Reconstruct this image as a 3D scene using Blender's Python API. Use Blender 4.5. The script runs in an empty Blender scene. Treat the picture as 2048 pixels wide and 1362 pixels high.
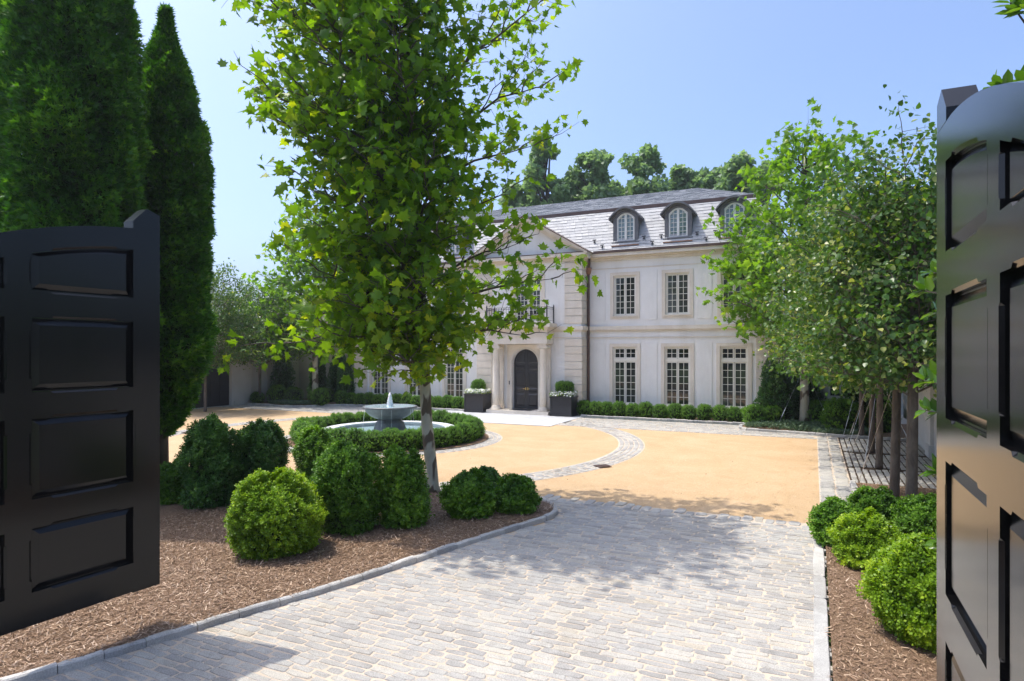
import bpy, math, random
import numpy as np
from mathutils import Vector, Matrix
from mathutils.geometry import tessellate_polygon
R = math.radians
random.seed(7); rng = np.random.default_rng(7)
scn = bpy.context.scene
COL = scn.collection
PI = math.pi

# ------------------------------------------------------------------ materials
MATS = {}
def new_mat(name):
    m = bpy.data.materials.new(name); m.use_nodes = True
    nt = m.node_tree; nt.nodes.clear()
    out = nt.nodes.new('ShaderNodeOutputMaterial')
    MATS[name] = m
    return m, nt, out
def N(nt, t, **kw):
    n = nt.nodes.new(t)
    for k, v in kw.items():
        if k in n.inputs: n.inputs[k].default_value = v
        else: setattr(n, k, v)
    return n
def L(nt, a, b): nt.links.new(a, b)
def ramp(nt, fac, stops):
    r = nt.nodes.new('ShaderNodeValToRGB')
    e = r.color_ramp.elements
    while len(e) < len(stops): e.new(0.5)
    for i, (p, c) in enumerate(stops):
        e[i].position = p; e[i].color = (*c, 1)
    L(nt, fac, r.inputs['Fac'])
    return r.outputs['Color']
def noise(nt, scale, detail=4, rough=0.6, vec=None, dist=0.0):
    n = N(nt, 'ShaderNodeTexNoise')
    n.inputs['Scale'].default_value = scale; n.inputs['Detail'].default_value = detail
    n.inputs['Roughness'].default_value = rough; n.inputs['Distortion'].default_value = dist
    if vec is None:
        tc = N(nt, 'ShaderNodeTexCoord'); vec = tc.outputs['Object']
    L(nt, vec, n.inputs['Vector'])
    return n
def mixc(nt, fac, a, b, mode='MIX'):
    m = nt.nodes.new('ShaderNodeMix'); m.data_type = 'RGBA'; m.blend_type = mode
    for s, v in ((m.inputs[0], fac), (m.inputs[6], a), (m.inputs[7], b)):
        if hasattr(v, 'is_output'): L(nt, v, s)
        else: s.default_value = v if isinstance(v, (int, float)) else (*v, 1)
    return m.outputs[2]
def principled(nt, out, col, rough=0.6, spec=0.5, metal=0.0, bump=None, bstr=0.3, bdist=0.01, coat=0.0):
    p = N(nt, 'ShaderNodeBsdfPrincipled')
    if hasattr(col, 'is_output'): L(nt, col, p.inputs['Base Color'])
    else: p.inputs['Base Color'].default_value = (*col, 1)
    if hasattr(rough, 'is_output'): L(nt, rough, p.inputs['Roughness'])
    else: p.inputs['Roughness'].default_value = rough
    p.inputs['Specular IOR Level'].default_value = spec
    p.inputs['Metallic'].default_value = metal
    p.inputs['Coat Weight'].default_value = coat
    if bump is not None:
        b = N(nt, 'ShaderNodeBump'); b.inputs['Strength'].default_value = bstr
        b.inputs['Distance'].default_value = bdist
        L(nt, bump, b.inputs['Height']); L(nt, b.outputs['Normal'], p.inputs['Normal'])
    L(nt, p.outputs['BSDF'], out.inputs['Surface'])
    return p
def noisy(name, c1, c2, scale=6, rough=0.7, spec=0.3, bstr=0.2, bdist=0.01, fine=60, metal=0.0, coat=0.0, tone=False, stops=(0.35, 0.68), fmix=0.25):
    m, nt, out = new_mat(name)
    n1 = noise(nt, scale, 5); n2 = noise(nt, fine, 3)
    col = ramp(nt, n1.outputs['Fac'], [(stops[0], c1), (stops[1], c2)])
    col = mixc(nt, fmix, col, ramp(nt, n2.outputs['Fac'], [(0.3, tuple(x*0.55 for x in c1)), (0.7, tuple(min(1, x*1.3) for x in c2))]))
    if tone:
        at = N(nt, 'ShaderNodeAttribute', attribute_name='tone')
        col = mixc(nt, 1.0, col, ramp(nt, at.outputs['Fac'], tone), 'MULTIPLY')
    principled(nt, out, col, rough, spec, metal, n2.outputs['Fac'], bstr, bdist, coat)
    return m
def leaf_mat(name, c0, c1, c2, trans=0.3, tcol=None, rough=0.45, spec=0.35):
    m, nt, out = new_mat(name)
    at = N(nt, 'ShaderNodeAttribute', attribute_name='tone')
    col = ramp(nt, at.outputs['Fac'], [(0.0, c0), (0.55, c1), (1.0, c2)])
    p = N(nt, 'ShaderNodeBsdfPrincipled'); L(nt, col, p.inputs['Base Color'])
    p.inputs['Roughness'].default_value = rough; p.inputs['Specular IOR Level'].default_value = spec
    t = N(nt, 'ShaderNodeBsdfTranslucent')
    L(nt, mixc(nt, 1.0, col, tcol or (1.9, 1.7, 0.6), 'MULTIPLY'), t.inputs['Color'])
    mx = N(nt, 'ShaderNodeMixShader'); mx.inputs['Fac'].default_value = trans
    L(nt, p.outputs['BSDF'], mx.inputs[1]); L(nt, t.outputs['BSDF'], mx.inputs[2])
    L(nt, mx.outputs['Shader'], out.inputs['Surface'])
    return m

STONE = noisy('limestone', (.66, .585, .49), (.75, .685, .60), 2.2, .8, .2, .15, .004, 45, fmix=.15)
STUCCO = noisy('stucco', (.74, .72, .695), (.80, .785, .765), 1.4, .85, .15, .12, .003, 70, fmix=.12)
def streaky(mat):
    nt = mat.node_tree; p = next(n for n in nt.nodes if n.type == 'BSDF_PRINCIPLED'); src = p.inputs['Base Color'].links[0].from_socket
    tc = N(nt, 'ShaderNodeTexCoord'); mp = N(nt, 'ShaderNodeMapping'); mp.inputs['Scale'].default_value = (1, 1, .12); L(nt, tc.outputs['Object'], mp.inputs['Vector'])
    n1 = noise(nt, 2.6, 5, .65, mp.outputs['Vector']); n2 = noise(nt, .5, 3)
    c = mixc(nt, 1.0, src, ramp(nt, n1.outputs['Fac'], [(.32, (.93, .92, .90)), (.48, (1, 1, 1)), (.7, (1.03, 1.03, 1.03))]), 'MULTIPLY')
    c = mixc(nt, 1.0, c, ramp(nt, n2.outputs['Fac'], [(.35, (.97, .97, .97)), (.6, (1, 1, 1))]), 'MULTIPLY')
    L(nt, c, p.inputs['Base Color'])
streaky(STONE); streaky(STUCCO)
def soiled(mat, lo):
    nt = mat.node_tree; p = next(n for n in nt.nodes if n.type == 'BSDF_PRINCIPLED'); src = p.inputs['Base Color'].links[0].from_socket
    n1 = noise(nt, .75, 6, .7, dist=.8); n2 = noise(nt, 5.5, 5, .7)
    c = mixc(nt, 1.0, src, ramp(nt, n1.outputs['Fac'], [(.34, lo), (.52, (1, 1, 1)), (.7, (1.05, 1.045, 1.03))]), 'MULTIPLY')
    c = mixc(nt, 1.0, c, ramp(nt, n2.outputs['Fac'], [(.30, (.86, .85, .83)), (.45, (1, 1, 1)), (.7, (1.04, 1.03, 1.01))]), 'MULTIPLY')
    L(nt, c, p.inputs['Base Color'])

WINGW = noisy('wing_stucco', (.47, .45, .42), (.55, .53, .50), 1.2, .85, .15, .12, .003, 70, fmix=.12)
CREAM = noisy('painted_wood', (.70, .66, .58), (.76, .73, .66), 3, .45, .4, .05, .002, 30, fmix=.08)
WHITE = noisy('white_paint', (.74, .73, .69), (.80, .79, .76), 3, .45, .4, .05, .002, 30, fmix=.06)
SLATE = noisy('slate', (.28, .285, .295), (.36, .365, .375), 3.5, .48, .5, .3, .004, 40,
              tone=[(0, (.86, .86, .88)), (.5, (1, 1, 1)), (1, (1.10, 1.09, 1.10))])
DORM = noisy('lead_coated', (.11, .11, .12), (.16, .16, .17), 4, .5, .5, .1, .003, 50, fmix=.1)
BRONZE = noisy('bronze', (.09, .055, .045), (.14, .09, .075), 4, .45, .5, .1, .003, 50, metal=.3)
COPPER = noisy('copper', (.30, .15, .09), (.42, .22, .14), 6, .5, .5, .1, .003, 50, metal=.4)
DARKDOOR = noisy('charcoal_paint', (.018, .018, .022), (.026, .026, .031), 5, .3, .5, .05, .002, 60, fmix=.1)
IRON = noisy('iron', (.02, .02, .023), (.035, .035, .04), 8, .45, .5, .1, .002, 60)
BRASS = noisy('brass', (.55, .38, .14), (.68, .5, .2), 8, .3, .5, .05, .002, 60, metal=1)
GRANITE = noisy('granite', (.305, .295, .275), (.43, .415, .385), 9, .75, .3, .5, .006, 110,
                tone=[(0, (.76, .76, .77)), (.3, (.92, .92, .93)), (.55, (1, 1, 1)), (.85, (1.16, 1.13, 1.08)), (1, (1.0, .92, .78))], fmix=.6)
KERB = noisy('kerb_granite', (.36, .35, .33), (.50, .485, .46), 7, .8, .3, .5, .008, 90,
             tone=[(0, (.75, .77, .8)), (.5, (1, 1, 1)), (1, (1.15, 1.13, 1.1))], fmix=.4)
PAVER = noisy('bluestone', (.42, .43, .45), (.50, .51, .52), 1.6, .7, .3, .1, .003, 60, fmix=.12)
SAND = noisy('joint_sand', (.48, .39, .30), (.56, .47, .375), 5, .95, .1, .4, .006, 160)
FOUNT = noisy('fountain_granite', (.075, .08, .082), (.135, .145, .145), 7, .38, .5, .25, .006, 80, fmix=.35)
FOUNTL = noisy('pale_coping', (.52, .53, .54), (.62, .63, .64), 6, .6, .4, .15, .003, 80)
POT = noisy('grey_pot', (.14, .14, .145), (.2, .2, .2), 4, .7, .3, .3, .006, 60)
STEEL = noisy('galvanised', (.55, .55, .55), (.68, .68, .68), 12, .35, .5, .1, .001, 80, metal=.9)
BRICK = noisy('tan_brick', (.30, .20, .15), (.42, .31, .24), 3, .85, .2, .2, .004, 40)
FENCEW = noisy('grey_panel', (.52, .52, .51), (.62, .62, .61), 1.6, .6, .3, .05, .002, 50, fmix=.08)
SOIL = noisy('soil', (.05, .035, .025), (.09, .065, .045), 6, .95, .1, .6, .02, 60)
GRASS = noisy('lawn', (.05, .09, .02), (.09, .14, .04), 5, .9, .1, .6, .03, 80)
PETAL = noisy('white_petal', (.78, .78, .76), (.86, .86, .84), 20, .6, .2, .1, .002, 80, fmix=.05)

soiled(GRANITE, (.88, .86, .83)); soiled(KERB, (.82, .81, .79)); soiled(PAVER, (.93, .92, .90))
# warm decomposed-granite gravel
m, nt, out = new_mat('gravel')
n1 = noise(nt, .55, 6, .62); n2 = noise(nt, 130, 3, .7); n3 = noise(nt, 9, 4)
c = ramp(nt, n1.outputs['Fac'], [(.30, (.41, .29, .165)), (.52, (.46, .335, .20)), (.72, (.49, .37, .235))])
c = mixc(nt, .35, c, ramp(nt, n3.outputs['Fac'], [(.3, (.41, .285, .16)), (.7, (.53, .40, .26))]))
c = mixc(nt, .38, c, ramp(nt, n2.outputs['Fac'], [(.32, (.28, .16, .07)), (.5, (.52, .33, .165)), (.68, (.70, .54, .37))]))
n4 = noise(nt, .9, 3, .5, dist=1.5); n5 = noise(nt, 34, 3, .7)
c = mixc(nt, .5, c, mixc(nt, 1.0, c, ramp(nt, n5.outputs['Fac'], [(.3, (.80, .76, .70)), (.5, (1, 1, 1)), (.7, (1.16, 1.18, 1.22))]), 'MULTIPLY'))
c = mixc(nt, 1.0, c, ramp(nt, n4.outputs['Fac'], [(.35, (.96, .95, .93)), (.5, (1, 1, 1)), (.65, (1.03, 1.05, 1.09))]), 'MULTIPLY')
principled(nt, out, c, .92, .2, 0, n2.outputs['Fac'], .7, .008)
GRAVEL = m

# glossy black gate paint
m, nt, out = new_mat('gate_paint')
tc = N(nt, 'ShaderNodeTexCoord')
mp = N(nt, 'ShaderNodeMapping'); mp.inputs['Scale'].default_value = (1, 3, 34); L(nt, tc.outputs['Object'], mp.inputs['Vector'])
n1 = noise(nt, 3, 5, .6, mp.outputs['Vector']); n2 = noise(nt, 5, 4)
rg = N(nt, 'ShaderNodeMapRange'); L(nt, n2.outputs['Fac'], rg.inputs['Value'])
rg.inputs['To Min'].default_value = .14; rg.inputs['To Max'].default_value = .17
principled(nt, out, ramp(nt, n1.outputs['Fac'], [(.3, (.003, .003, .0035)), (.7, (.005, .005, .0055))]), rg.outputs['Result'], .31, 0, n1.outputs['Fac'], .012, .0015)
GATE = m

# window glass: opaque polished pane, dark rooms and varied reflections painted into its colour
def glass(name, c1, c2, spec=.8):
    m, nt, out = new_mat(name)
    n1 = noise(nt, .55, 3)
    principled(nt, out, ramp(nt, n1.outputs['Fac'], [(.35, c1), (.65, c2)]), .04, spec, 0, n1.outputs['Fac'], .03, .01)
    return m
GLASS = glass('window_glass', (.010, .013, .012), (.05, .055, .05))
GLASSD = glass('dormer_glass', (.10, .16, .17), (.16, .23, .235), 1.0)  # teal stands for reflected sky and curtains, painted into the pane colour

m, nt, out = new_mat('water')
n1 = noise(nt, 14, 4)
p = principled(nt, out, (.30, .42, .44), .06, .7, 0, n1.outputs['Fac'], .35, .02)
WATER = m
m, nt, out = new_mat('foam_water')
n1 = noise(nt, 40, 4)
p = principled(nt, out, (.85, .88, .9), .25, .5, 0, n1.outputs['Fac'], .6, .02)
p.inputs['Subsurface Weight'].default_value = .3
FOAM = m

# bark
def bark(name, c1, c2, scale, stretch, patch=None):
    m, nt, out = new_mat(name)
    tc = N(nt, 'ShaderNodeTexCoord'); mp = N(nt, 'ShaderNodeMapping')
    mp.inputs['Scale'].default_value = (1, 1, stretch); L(nt, tc.outputs['Object'], mp.inputs['Vector'])
    n1 = noise(nt, scale, 6, .65, mp.outputs['Vector'], .6)
    n2 = noise(nt, scale*5, 4, .6, mp.outputs['Vector'])
    col = ramp(nt, n1.outputs['Fac'], [(.35, c1), (.65, c2)])
    if patch:
        n3 = noise(nt, patch[0], 2, .4, mp.outputs['Vector'], .4)
        msk = ramp(nt, n3.outputs['Fac'], [(patch[1], (0, 0, 0)), (patch[1]+.03, (1, 1, 1))])
        bw = N(nt, 'ShaderNodeRGBToBW'); L(nt, msk, bw.inputs['Color'])
        col = mixc(nt, bw.outputs['Val'], col, patch[2])
    principled(nt, out, col, .85, .2, 0, n2.outputs['Fac'], .5, .012)
    return m
SYCBARK = bark('sycamore_bark', (.36, .33, .24), (.50, .47, .36), 4, .5, (4.6, .515, (.13, .10, .07)))
LINBARK = bark('linden_bark', (.085, .068, .055), (.17, .14, .115), 9, .35)
DARKBARK = bark('dark_bark', (.06, .05, .04), (.12, .10, .08), 8, .4)

SYCLEAF = leaf_mat('sycamore_leaf', (.050, .13, .009), (.135, .255, .014), (.36, .41, .022), .52, (2.0, 1.9, .35))
SYCLEAF2 = leaf_mat('far_sycamore_leaf', (.070, .160, .013), (.145, .275, .024), (.27, .36, .04), .5, (1.8, 1.8, .45))
LINLEAF = leaf_mat('linden_leaf', (.032, .085, .016), (.075, .155, .027), (.38, .40, .13), .35, (1.7, 1.8, .45), .38, .5)
BOXLEAF = leaf_mat('boxwood_leaf', (.042, .115, .010), (.100, .215, .016), (.19, .33, .024), .33, (1.7, 1.9, .4))
BOXBRIGHT = leaf_mat('bright_boxwood_leaf', (.08, .165, .007), (.20, .33, .014), (.36, .47, .025), .36, (1.7, 1.7, .4))
BOXSHADED = leaf_mat('shaded_boxwood_leaf', (.032, .100, .016), (.080, .185, .030), (.15, .29, .04), .3, (1.6, 1.7, .55))  # darker, bluer copy of the boxwood leaf with shade painted into it
ARBLEAF = leaf_mat('arborvitae_leaf', (.012, .058, .007), (.058, .175, .014), (.18, .36, .026), .3, (1.6, 1.8, .4), .5)
HOLLY = leaf_mat('holly_leaf', (.025, .075, .022), (.060, .145, .040), (.11, .21, .06), .2, (1.4, 1.5, .6), .35, .5)
MAGLEAF = leaf_mat('magnolia_leaf', (.03, .085, .012), (.07, .16, .018), (.14, .24, .03), .32, (2.0, 1.9, .5), .22, .6)
FARLEAF = leaf_mat('hazed_woodland_leaf', (.14, .22, .11), (.20, .30, .145), (.27, .38, .19), .48, (1.4, 1.5, .8))  # paled and greyed green: distance haze painted into the leaf colour
GCLEAF = leaf_mat('juniper_leaf', (.05, .10, .055), (.09, .15, .08), (.16, .22, .10), .15, (1.2, 1.3, .8))
CHIP = leaf_mat('mulch_chip', (.10, .058, .035), (.32, .205, .13), (.66, .49, .34), .0)
core_m, nt, out = new_mat('core_shade')
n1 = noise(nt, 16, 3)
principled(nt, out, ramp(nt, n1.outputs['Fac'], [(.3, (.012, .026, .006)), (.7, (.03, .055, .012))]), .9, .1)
CORE = core_m  # near-black green hull: the shade inside foliage painted as a solid core
mulch_m, nt, out = new_mat('mulch')
n1 = noise(nt, 3, 5); n2 = noise(nt, 70, 5, .7, dist=1.2)
c = ramp(nt, n2.outputs['Fac'], [(.3, (.09, .05, .033)), (.5, (.26, .165, .105)), (.7, (.50, .36, .24))])
c = mixc(nt, .25, c, ramp(nt, n1.outputs['Fac'], [(.3, (.11, .07, .045)), (.7, (.24, .16, .10))]))
principled(nt, out, c, .95, .1, 0, n2.outputs['Fac'], .9, .03)
MULCH = mulch_m

# ------------------------------------------------------------------ object helpers
def link(o, parent=None):
    COL.objects.link(o)
    if parent: o.parent = parent
    return o
def tag(o, label=None, cat=None, group=None, kind=None):
    if label: o['label'] = label
    if cat: o['category'] = cat
    if group: o['group'] = group
    if kind: o['kind'] = kind
    return o
def empty(name, loc=(0, 0, 0), rz=0.0):
    o = bpy.data.objects.new(name, None); o.location = loc; o.rotation_euler = (0, 0, rz)
    o.empty_display_size = .3
    return link(o)
def struct(o): o['kind'] = 'structure'; return o
def copy_tree(o, parent=None):
    c = o.copy(); COL.objects.link(c)
    if parent: c.parent = parent
    for ch in [x for x in o.children]: copy_tree(ch, c)
    return c

class MB:
    """collects polygons for ONE mesh"""
    def __init__(s): s.v = []; s.f = []; s.t = []
    def poly(s, pts, tone=None):
        b = len(s.v); s.v += [tuple(p) for p in pts]; s.f.append(tuple(range(b, b+len(pts))))
        s.t += [random.random() if tone is None else tone]*len(pts)
    def box(s, x0, x1, y0, y1, z0, z1, tone=None):
        t = random.random() if tone is None else tone
        b = len(s.v)
        s.v += [(x0,y0,z0),(x1,y0,z0),(x1,y1,z0),(x0,y1,z0),(x0,y0,z1),(x1,y0,z1),(x1,y1,z1),(x0,y1,z1)]
        s.t += [t]*8
        s.f += [tuple(b+i for i in q) for q in ((0,3,2,1),(4,5,6,7),(0,1,5,4),(1,2,6,5),(2,3,7,6),(3,0,4,7))]
        return s
    def prism(s, pts, axis_fn, d0, d1):
        """extrude 2D outline pts; axis_fn(u,v,d)->xyz"""
        t = random.random(); b = len(s.v); n = len(pts)
        s.v += [axis_fn(u, v, d0) for u, v in pts] + [axis_fn(u, v, d1) for u, v in pts]
        s.t += [t]*(2*n)
        s.f.append(tuple(b+i for i in range(n))); s.f.append(tuple(b+n+i for i in reversed(range(n))))
        for i in range(n):
            j = (i+1) % n
            s.f.append((b+i, b+n+i, b+n+j, b+j))
    def tess(s, outer, holes, fn):
        loops = [[Vector((u, v, 0)) for u, v in lp] for lp in [outer]+holes]
        flat = [p for lp in [outer]+holes for p in lp]
        b = len(s.v); s.v += [fn(u, v) for u, v in flat]; s.t += [.5]*len(flat)
        for tri in tessellate_polygon(loops): s.f.append(tuple(b+i for i in tri))
    def strip(s, la, lb, closed=True):
        """quads between two equally long loops of 3D points"""
        n = len(la); b = len(s.v); s.v += [tuple(p) for p in la]+[tuple(p) for p in lb]; s.t += [.5]*(2*n)
        for i in range(n if closed else n-1):
            j = (i+1) % n; s.f.append((b+i, b+j, b+n+j, b+n+i))
    def tube(s, pts, rad, seg=8, caps=True):
        pts = [Vector(p) for p in pts]; t = random.random()
        n = len(pts); rs = rad if hasattr(rad, '__len__') else [rad]*n
        b = len(s.v); ref = None
        for i, p in enumerate(pts):
            d = (pts[min(i+1, n-1)]-pts[max(i-1, 0)]).normalized()
            if ref is None:
                ref = d.orthogonal().normalized()
            ref = (ref-d*ref.dot(d))
            ref = ref.normalized() if ref.length > 1e-5 else d.orthogonal().normalized()
            o = d.cross(ref)
            for k in range(seg):
                a = 2*PI*k/seg
                s.v.append(tuple(p+(ref*math.cos(a)+o*math.sin(a))*rs[i])); s.t.append(t)
        for i in range(n-1):
            for k in range(seg):
                k2 = (k+1) % seg
                s.f.append((b+i*seg+k, b+i*seg+k2, b+(i+1)*seg+k2, b+(i+1)*seg+k))
        if caps:
            s.f.append(tuple(b+k for k in reversed(range(seg)))); s.f.append(tuple(b+(n-1)*seg+k for k in range(seg)))
    def lathe(s, prof, c=(0, 0, 0), seg=32):
        b = len(s.v); n = len(prof)
        for r, z in prof:
            for k in range(seg):
                a = 2*PI*k/seg; s.v.append((c[0]+r*math.cos(a), c[1]+r*math.sin(a), c[2]+z)); s.t.append(.5)
        for i in range(n-1):
            for k in range(seg):
                k2 = (k+1) % seg
                s.f.append((b+i*seg+k, b+i*seg+k2, b+(i+1)*seg+k2, b+(i+1)*seg+k))
        s.f.append(tuple(b+k for k in reversed(range(seg)))); s.f.append(tuple(b+(n-1)*seg+k for k in range(seg)))
    def build(s, name, mat, parent=None, smooth=False):
        me = bpy.data.meshes.new(name); me.from_pydata(s.v, [], s.f)
        a = me.attributes.new('tone', 'FLOAT', 'POINT'); a.data.foreach_set('value', np.array(s.t, dtype=np.float32))
        me.materials.append(mat)
        if smooth:
            me.polygons.foreach_set('use_smooth', np.ones(len(me.polygons), dtype=bool))
        me.update()
        return link(bpy.data.objects.new(name, me), parent)

def np_mesh(name, V, F, tone, mat, smooth=False):
    """V (n,3), F (m,k) int, tone per vertex"""
    me = bpy.data.meshes.new(name)
    m, k = F.shape
    me.vertices.add(len(V)); me.vertices.foreach_set('co', V.astype(np.float32).ravel())
    me.loops.add(m*k); me.loops.foreach_set('vertex_index', F.astype(np.int32).ravel())
    me.polygons.add(m); me.polygons.foreach_set('loop_start', np.arange(0, m*k, k, dtype=np.int32))
    if smooth: me.polygons.foreach_set('use_smooth', np.ones(m, dtype=bool))
    me.update(calc_edges=True)
    a = me.attributes.new('tone', 'FLOAT', 'POINT'); a.data.foreach_set('value', tone.astype(np.float32))
    me.materials.append(mat)
    return me

def unit(a): return a/np.maximum(np.linalg.norm(a, axis=1, keepdims=True), 1e-9)
# leaf templates: verts (x across, y towards tip, z up), triangles
def fan(outline, fold=0.0):
    V = np.array([(0, .42, 0)]+[(x, y, abs(x)*fold) for x, y in outline]); n = len(outline)
    F = np.array([(0, 1+i, 1+(i+1) % n) for i in range(n)])
    return V, F
MAPLE = fan([(0, 0), (.30, -.06), (.24, .10), (.52, .30), (.30, .40), (.34, .62), (.16, .58), (0, 1.0),
             (-.16, .58), (-.34, .62), (-.30, .40), (-.52, .30), (-.24, .10), (-.30, -.06)], -.34)
OVAL = (np.array([(0, 0, 0), (.24, .3, .05), (.2, .68, .05), (0, 1, -.05), (-.2, .68, .05), (-.24, .3, .05)]),
        np.array([(0, 1, 2), (0, 2, 3), (0, 3, 4), (0, 4, 5)]))
HEART = (np.array([(0, 0, 0), (.42, .12, .06), (.40, .5, .06), (0, 1, -.06), (-.40, .5, .06), (-.42, .12, .06)]),
         np.array([(0, 1, 2), (0, 2, 3), (0, 3, 4), (0, 4, 5)]))
SPRAY = (np.array([(0, 0, 0), (.10, .42, 0), (.36, .78, .03), (.10, .66, 0), (0, 1.08, -.03), (-.10, .66, 0), (-.36, .78, .03), (-.10, .42, 0)]),
         np.array([(0, 1, 7), (1, 2, 3), (1, 3, 7), (3, 4, 5), (3, 5, 7), (5, 6, 7)]))
NEEDLE = (np.array([(-.09, 0, 0), (.09, 0, 0), (.05, 1, 0), (-.05, 1, 0)]), np.array([(0, 1, 2), (0, 2, 3)]))
TUFT = (np.array([(0, 0, 0), (.30, .45, .06), (.05, .55, 0), (0, 1, .02), (-.05, .55, 0), (-.30, .45, .06), (.22, .85, -.02), (-.22, .85, -.02)]),
        np.array([(0, 1, 2), (0, 2, 4), (0, 4, 5), (2, 3, 4), (2, 6, 3), (4, 3, 7)]))
def shoot():
    V = []; F = []
    for i in range(9):
        y = .10+.10*i; a = i*2.4; c, s_ = math.cos(a), math.sin(a); lf = .34-.012*i; w_ = .105
        d = np.array([c*.78, .62, s_*.78]); t_ = np.array([-s_, 0, c]); b0 = np.array([c*.02, y, s_*.02]); b = len(V)
        V += [b0, b0+d*lf*.5+t_*w_, b0+d*lf, b0+d*lf*.5-t_*w_]; F += [(b, b+1, b+2), (b, b+2, b+3)]
    return np.array(V), np.array(F)
SHOOT = shoot()
def leaves(name, P, T, Nn, size, tone, tmpl, mat):
    T = unit(T); Bx = unit(np.cross(Nn, T)); Nn = np.cross(T, Bx)
    tv, tf = tmpl
    size = np.broadcast_to(np.asarray(size, float), (len(P),))[:, None, None]
    V = P[:, None, :] + size*(tv[None, :, 0:1]*Bx[:, None, :] + tv[None, :, 1:2]*T[:, None, :] + tv[None, :, 2:3]*Nn[:, None, :])
    k = len(tv)
    F = (np.arange(len(P))*k)[:, None, None] + tf[None]
    return np_mesh(name, V.reshape(-1, 3), F.reshape(-1, tf.shape[1]), np.repeat(tone, k), mat)
def rdir(n):
    v = rng.normal(size=(n, 3)); return unit(v)
def lump(D, seed, freq=3.0, octs=3):
    """smooth pseudo-noise on points D (n,3) in about -1..1"""
    r = np.random.default_rng(seed); s = np.zeros(len(D)); amp = 1; tot = 0
    for o in range(octs):
        for _ in range(4):
            k = r.normal(size=3)*freq*(1.9**o); s += amp*np.sin(D@k+r.uniform(0, 6.28)); tot += amp*.5
        amp *= .55
    return s/tot*.6

# ------------------------------------------------------------------ camera, world, sun
cam = bpy.data.cameras.new('camera'); co = bpy.data.objects.new('camera', cam); COL.objects.link(co)
co.location = (0, 0, 2.5); co.rotation_euler = (R(90), 0, R(25.54))
cam.sensor_width = 36; cam.lens = 1262/2048*36; cam.shift_y = 22/2048
cam.clip_start = .05; cam.clip_end = 2000
scn.camera = co
SUN = Vector((-.40, -.05, 1.0)).normalized()
elev = math.asin(SUN.z)
w = bpy.data.worlds.new('World'); scn.world = w; w.use_nodes = True
nt = w.node_tree; bg = nt.nodes['Background']
sky = nt.nodes.new('ShaderNodeTexSky'); sky.sky_type = 'NISHITA'; sky.sun_disc = False
sky.sun_elevation = elev; sky.sun_rotation = math.atan2(SUN.x, SUN.y)
sky.air_density = .8; sky.dust_density = 4.8; sky.ozone_density = 7.0; sky.altitude = 50
nt.links.new(sky.outputs['Color'], bg.inputs['Color']); bg.inputs['Strength'].default_value = .15
sl = bpy.data.lights.new('sun', 'SUN'); sl.energy = 2.0; sl.angle = R(.53); sl.color = (1, .94, .83)
so = bpy.data.objects.new('sun', sl); COL.objects.link(so)
so.rotation_euler = (-SUN).to_track_quat('-Z', 'Y').to_euler(); so.location = (-20, 0, 40)
scn.view_settings.view_transform = 'Standard'; scn.view_settings.look = 'None'; scn.view_settings.exposure = 1.12
scn.cycles.max_bounces = 8; scn.cycles.transmission_bounces = 6; scn.cycles.diffuse_bounces = 4
scn.cycles.use_denoising = True
scn.cycles.sample_clamp_indirect = 6

# ------------------------------------------------------------------ ground and paving
PADX_ = (-14.4, -7.9)
FC = (-11.02, 14.9)                                     # centre of the fountain circle
def flat(name, pts, z, mat):
    mb = MB(); mb.tess(pts, [], lambda u, v: (u, v, z)); return struct(mb.build(name, mat))
mb = MB(); mb.poly([(-150, -60, -.05), (120, -60, -.05), (120, 150, -.05), (-150, 150, -.05)])
struct(mb.build('ground', GRASS))
flat('gravel_court', [(-26, 5), (.09, 5), (.09, 19.95), (-26, 19.95)], 0.0, GRAVEL)
def ring_pts(r, n=96): return [(FC[0]+r*math.cos(2*PI*i/n), FC[1]+r*math.sin(2*PI*i/n)) for i in range(n)]
def annulus(name, r0, r1, z, mat, ymax=None):
    mb = MB(); a = ring_pts(r0); b = ring_pts(r1)
    mb.strip([(x, y, z) for x, y in a], [(x, y, z) for x, y in b])
    return struct(mb.build(name, mat))
def inside(p, poly):
    x, y = p; c = False; n = len(poly)
    for i in range(n):
        x1, y1 = poly[i]; x2, y2 = poly[i-1]
        if (y1 > y) != (y2 > y) and x < (x2-x1)*(y-y1)/(y2-y1)+x1: c = not c
    return c
def stone(mb, cx, cy, lx, ly, ang, z, rough=.012, tone=None):
    """one irregular sett: bevelled octagon-like top on a skirt"""
    ca, sa = math.cos(ang), math.sin(ang); k = min(lx, ly)*.34; w_ = ly*.10
    base = [(-lx+k, -ly+w_), (0, -ly), (lx-k, -ly+w_), (lx, -ly+k+w_), (lx, ly-k-w_), (lx-k, ly-w_), (0, ly), (-lx+k, ly-w_), (-lx, ly-k-w_), (-lx, -ly+k+w_)]
    tx, ty = random.uniform(-.02, .02), random.uniform(-.02, .02)
    top = []; mid = []; low = []
    for u, v in base:
        u += random.uniform(-rough, rough); v += random.uniform(-rough, rough)
        for lst, s, dz in ((top, .90, 0), (mid, 1.0, -.006), (low, 1.02, -.03)):
            uu = u*(1-(1-s)*min(1, .06/lx*1.6)); vv = v*(1-(1-s)*min(1, .06/ly*1.6)) if s < 1 else v*s
            lst.append((cx+uu*ca-vv*sa, cy+uu*sa+vv*ca, z+dz+uu*tx+vv*ty))
    t = random.betavariate(2, 2) if tone is None else tone
    b = len(mb.v); n = 10
    mb.v += top+mid+low; mb.t += [t]*(3*n)
    mb.f.append(tuple(b+i for i in range(n)))
    for a_, c_ in ((0, n), (n, 2*n)):
        for i in range(n):
            j = (i+1) % n; mb.f.append((b+a_+i, b+c_+i, b+c_+j, b+a_+j))
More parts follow.
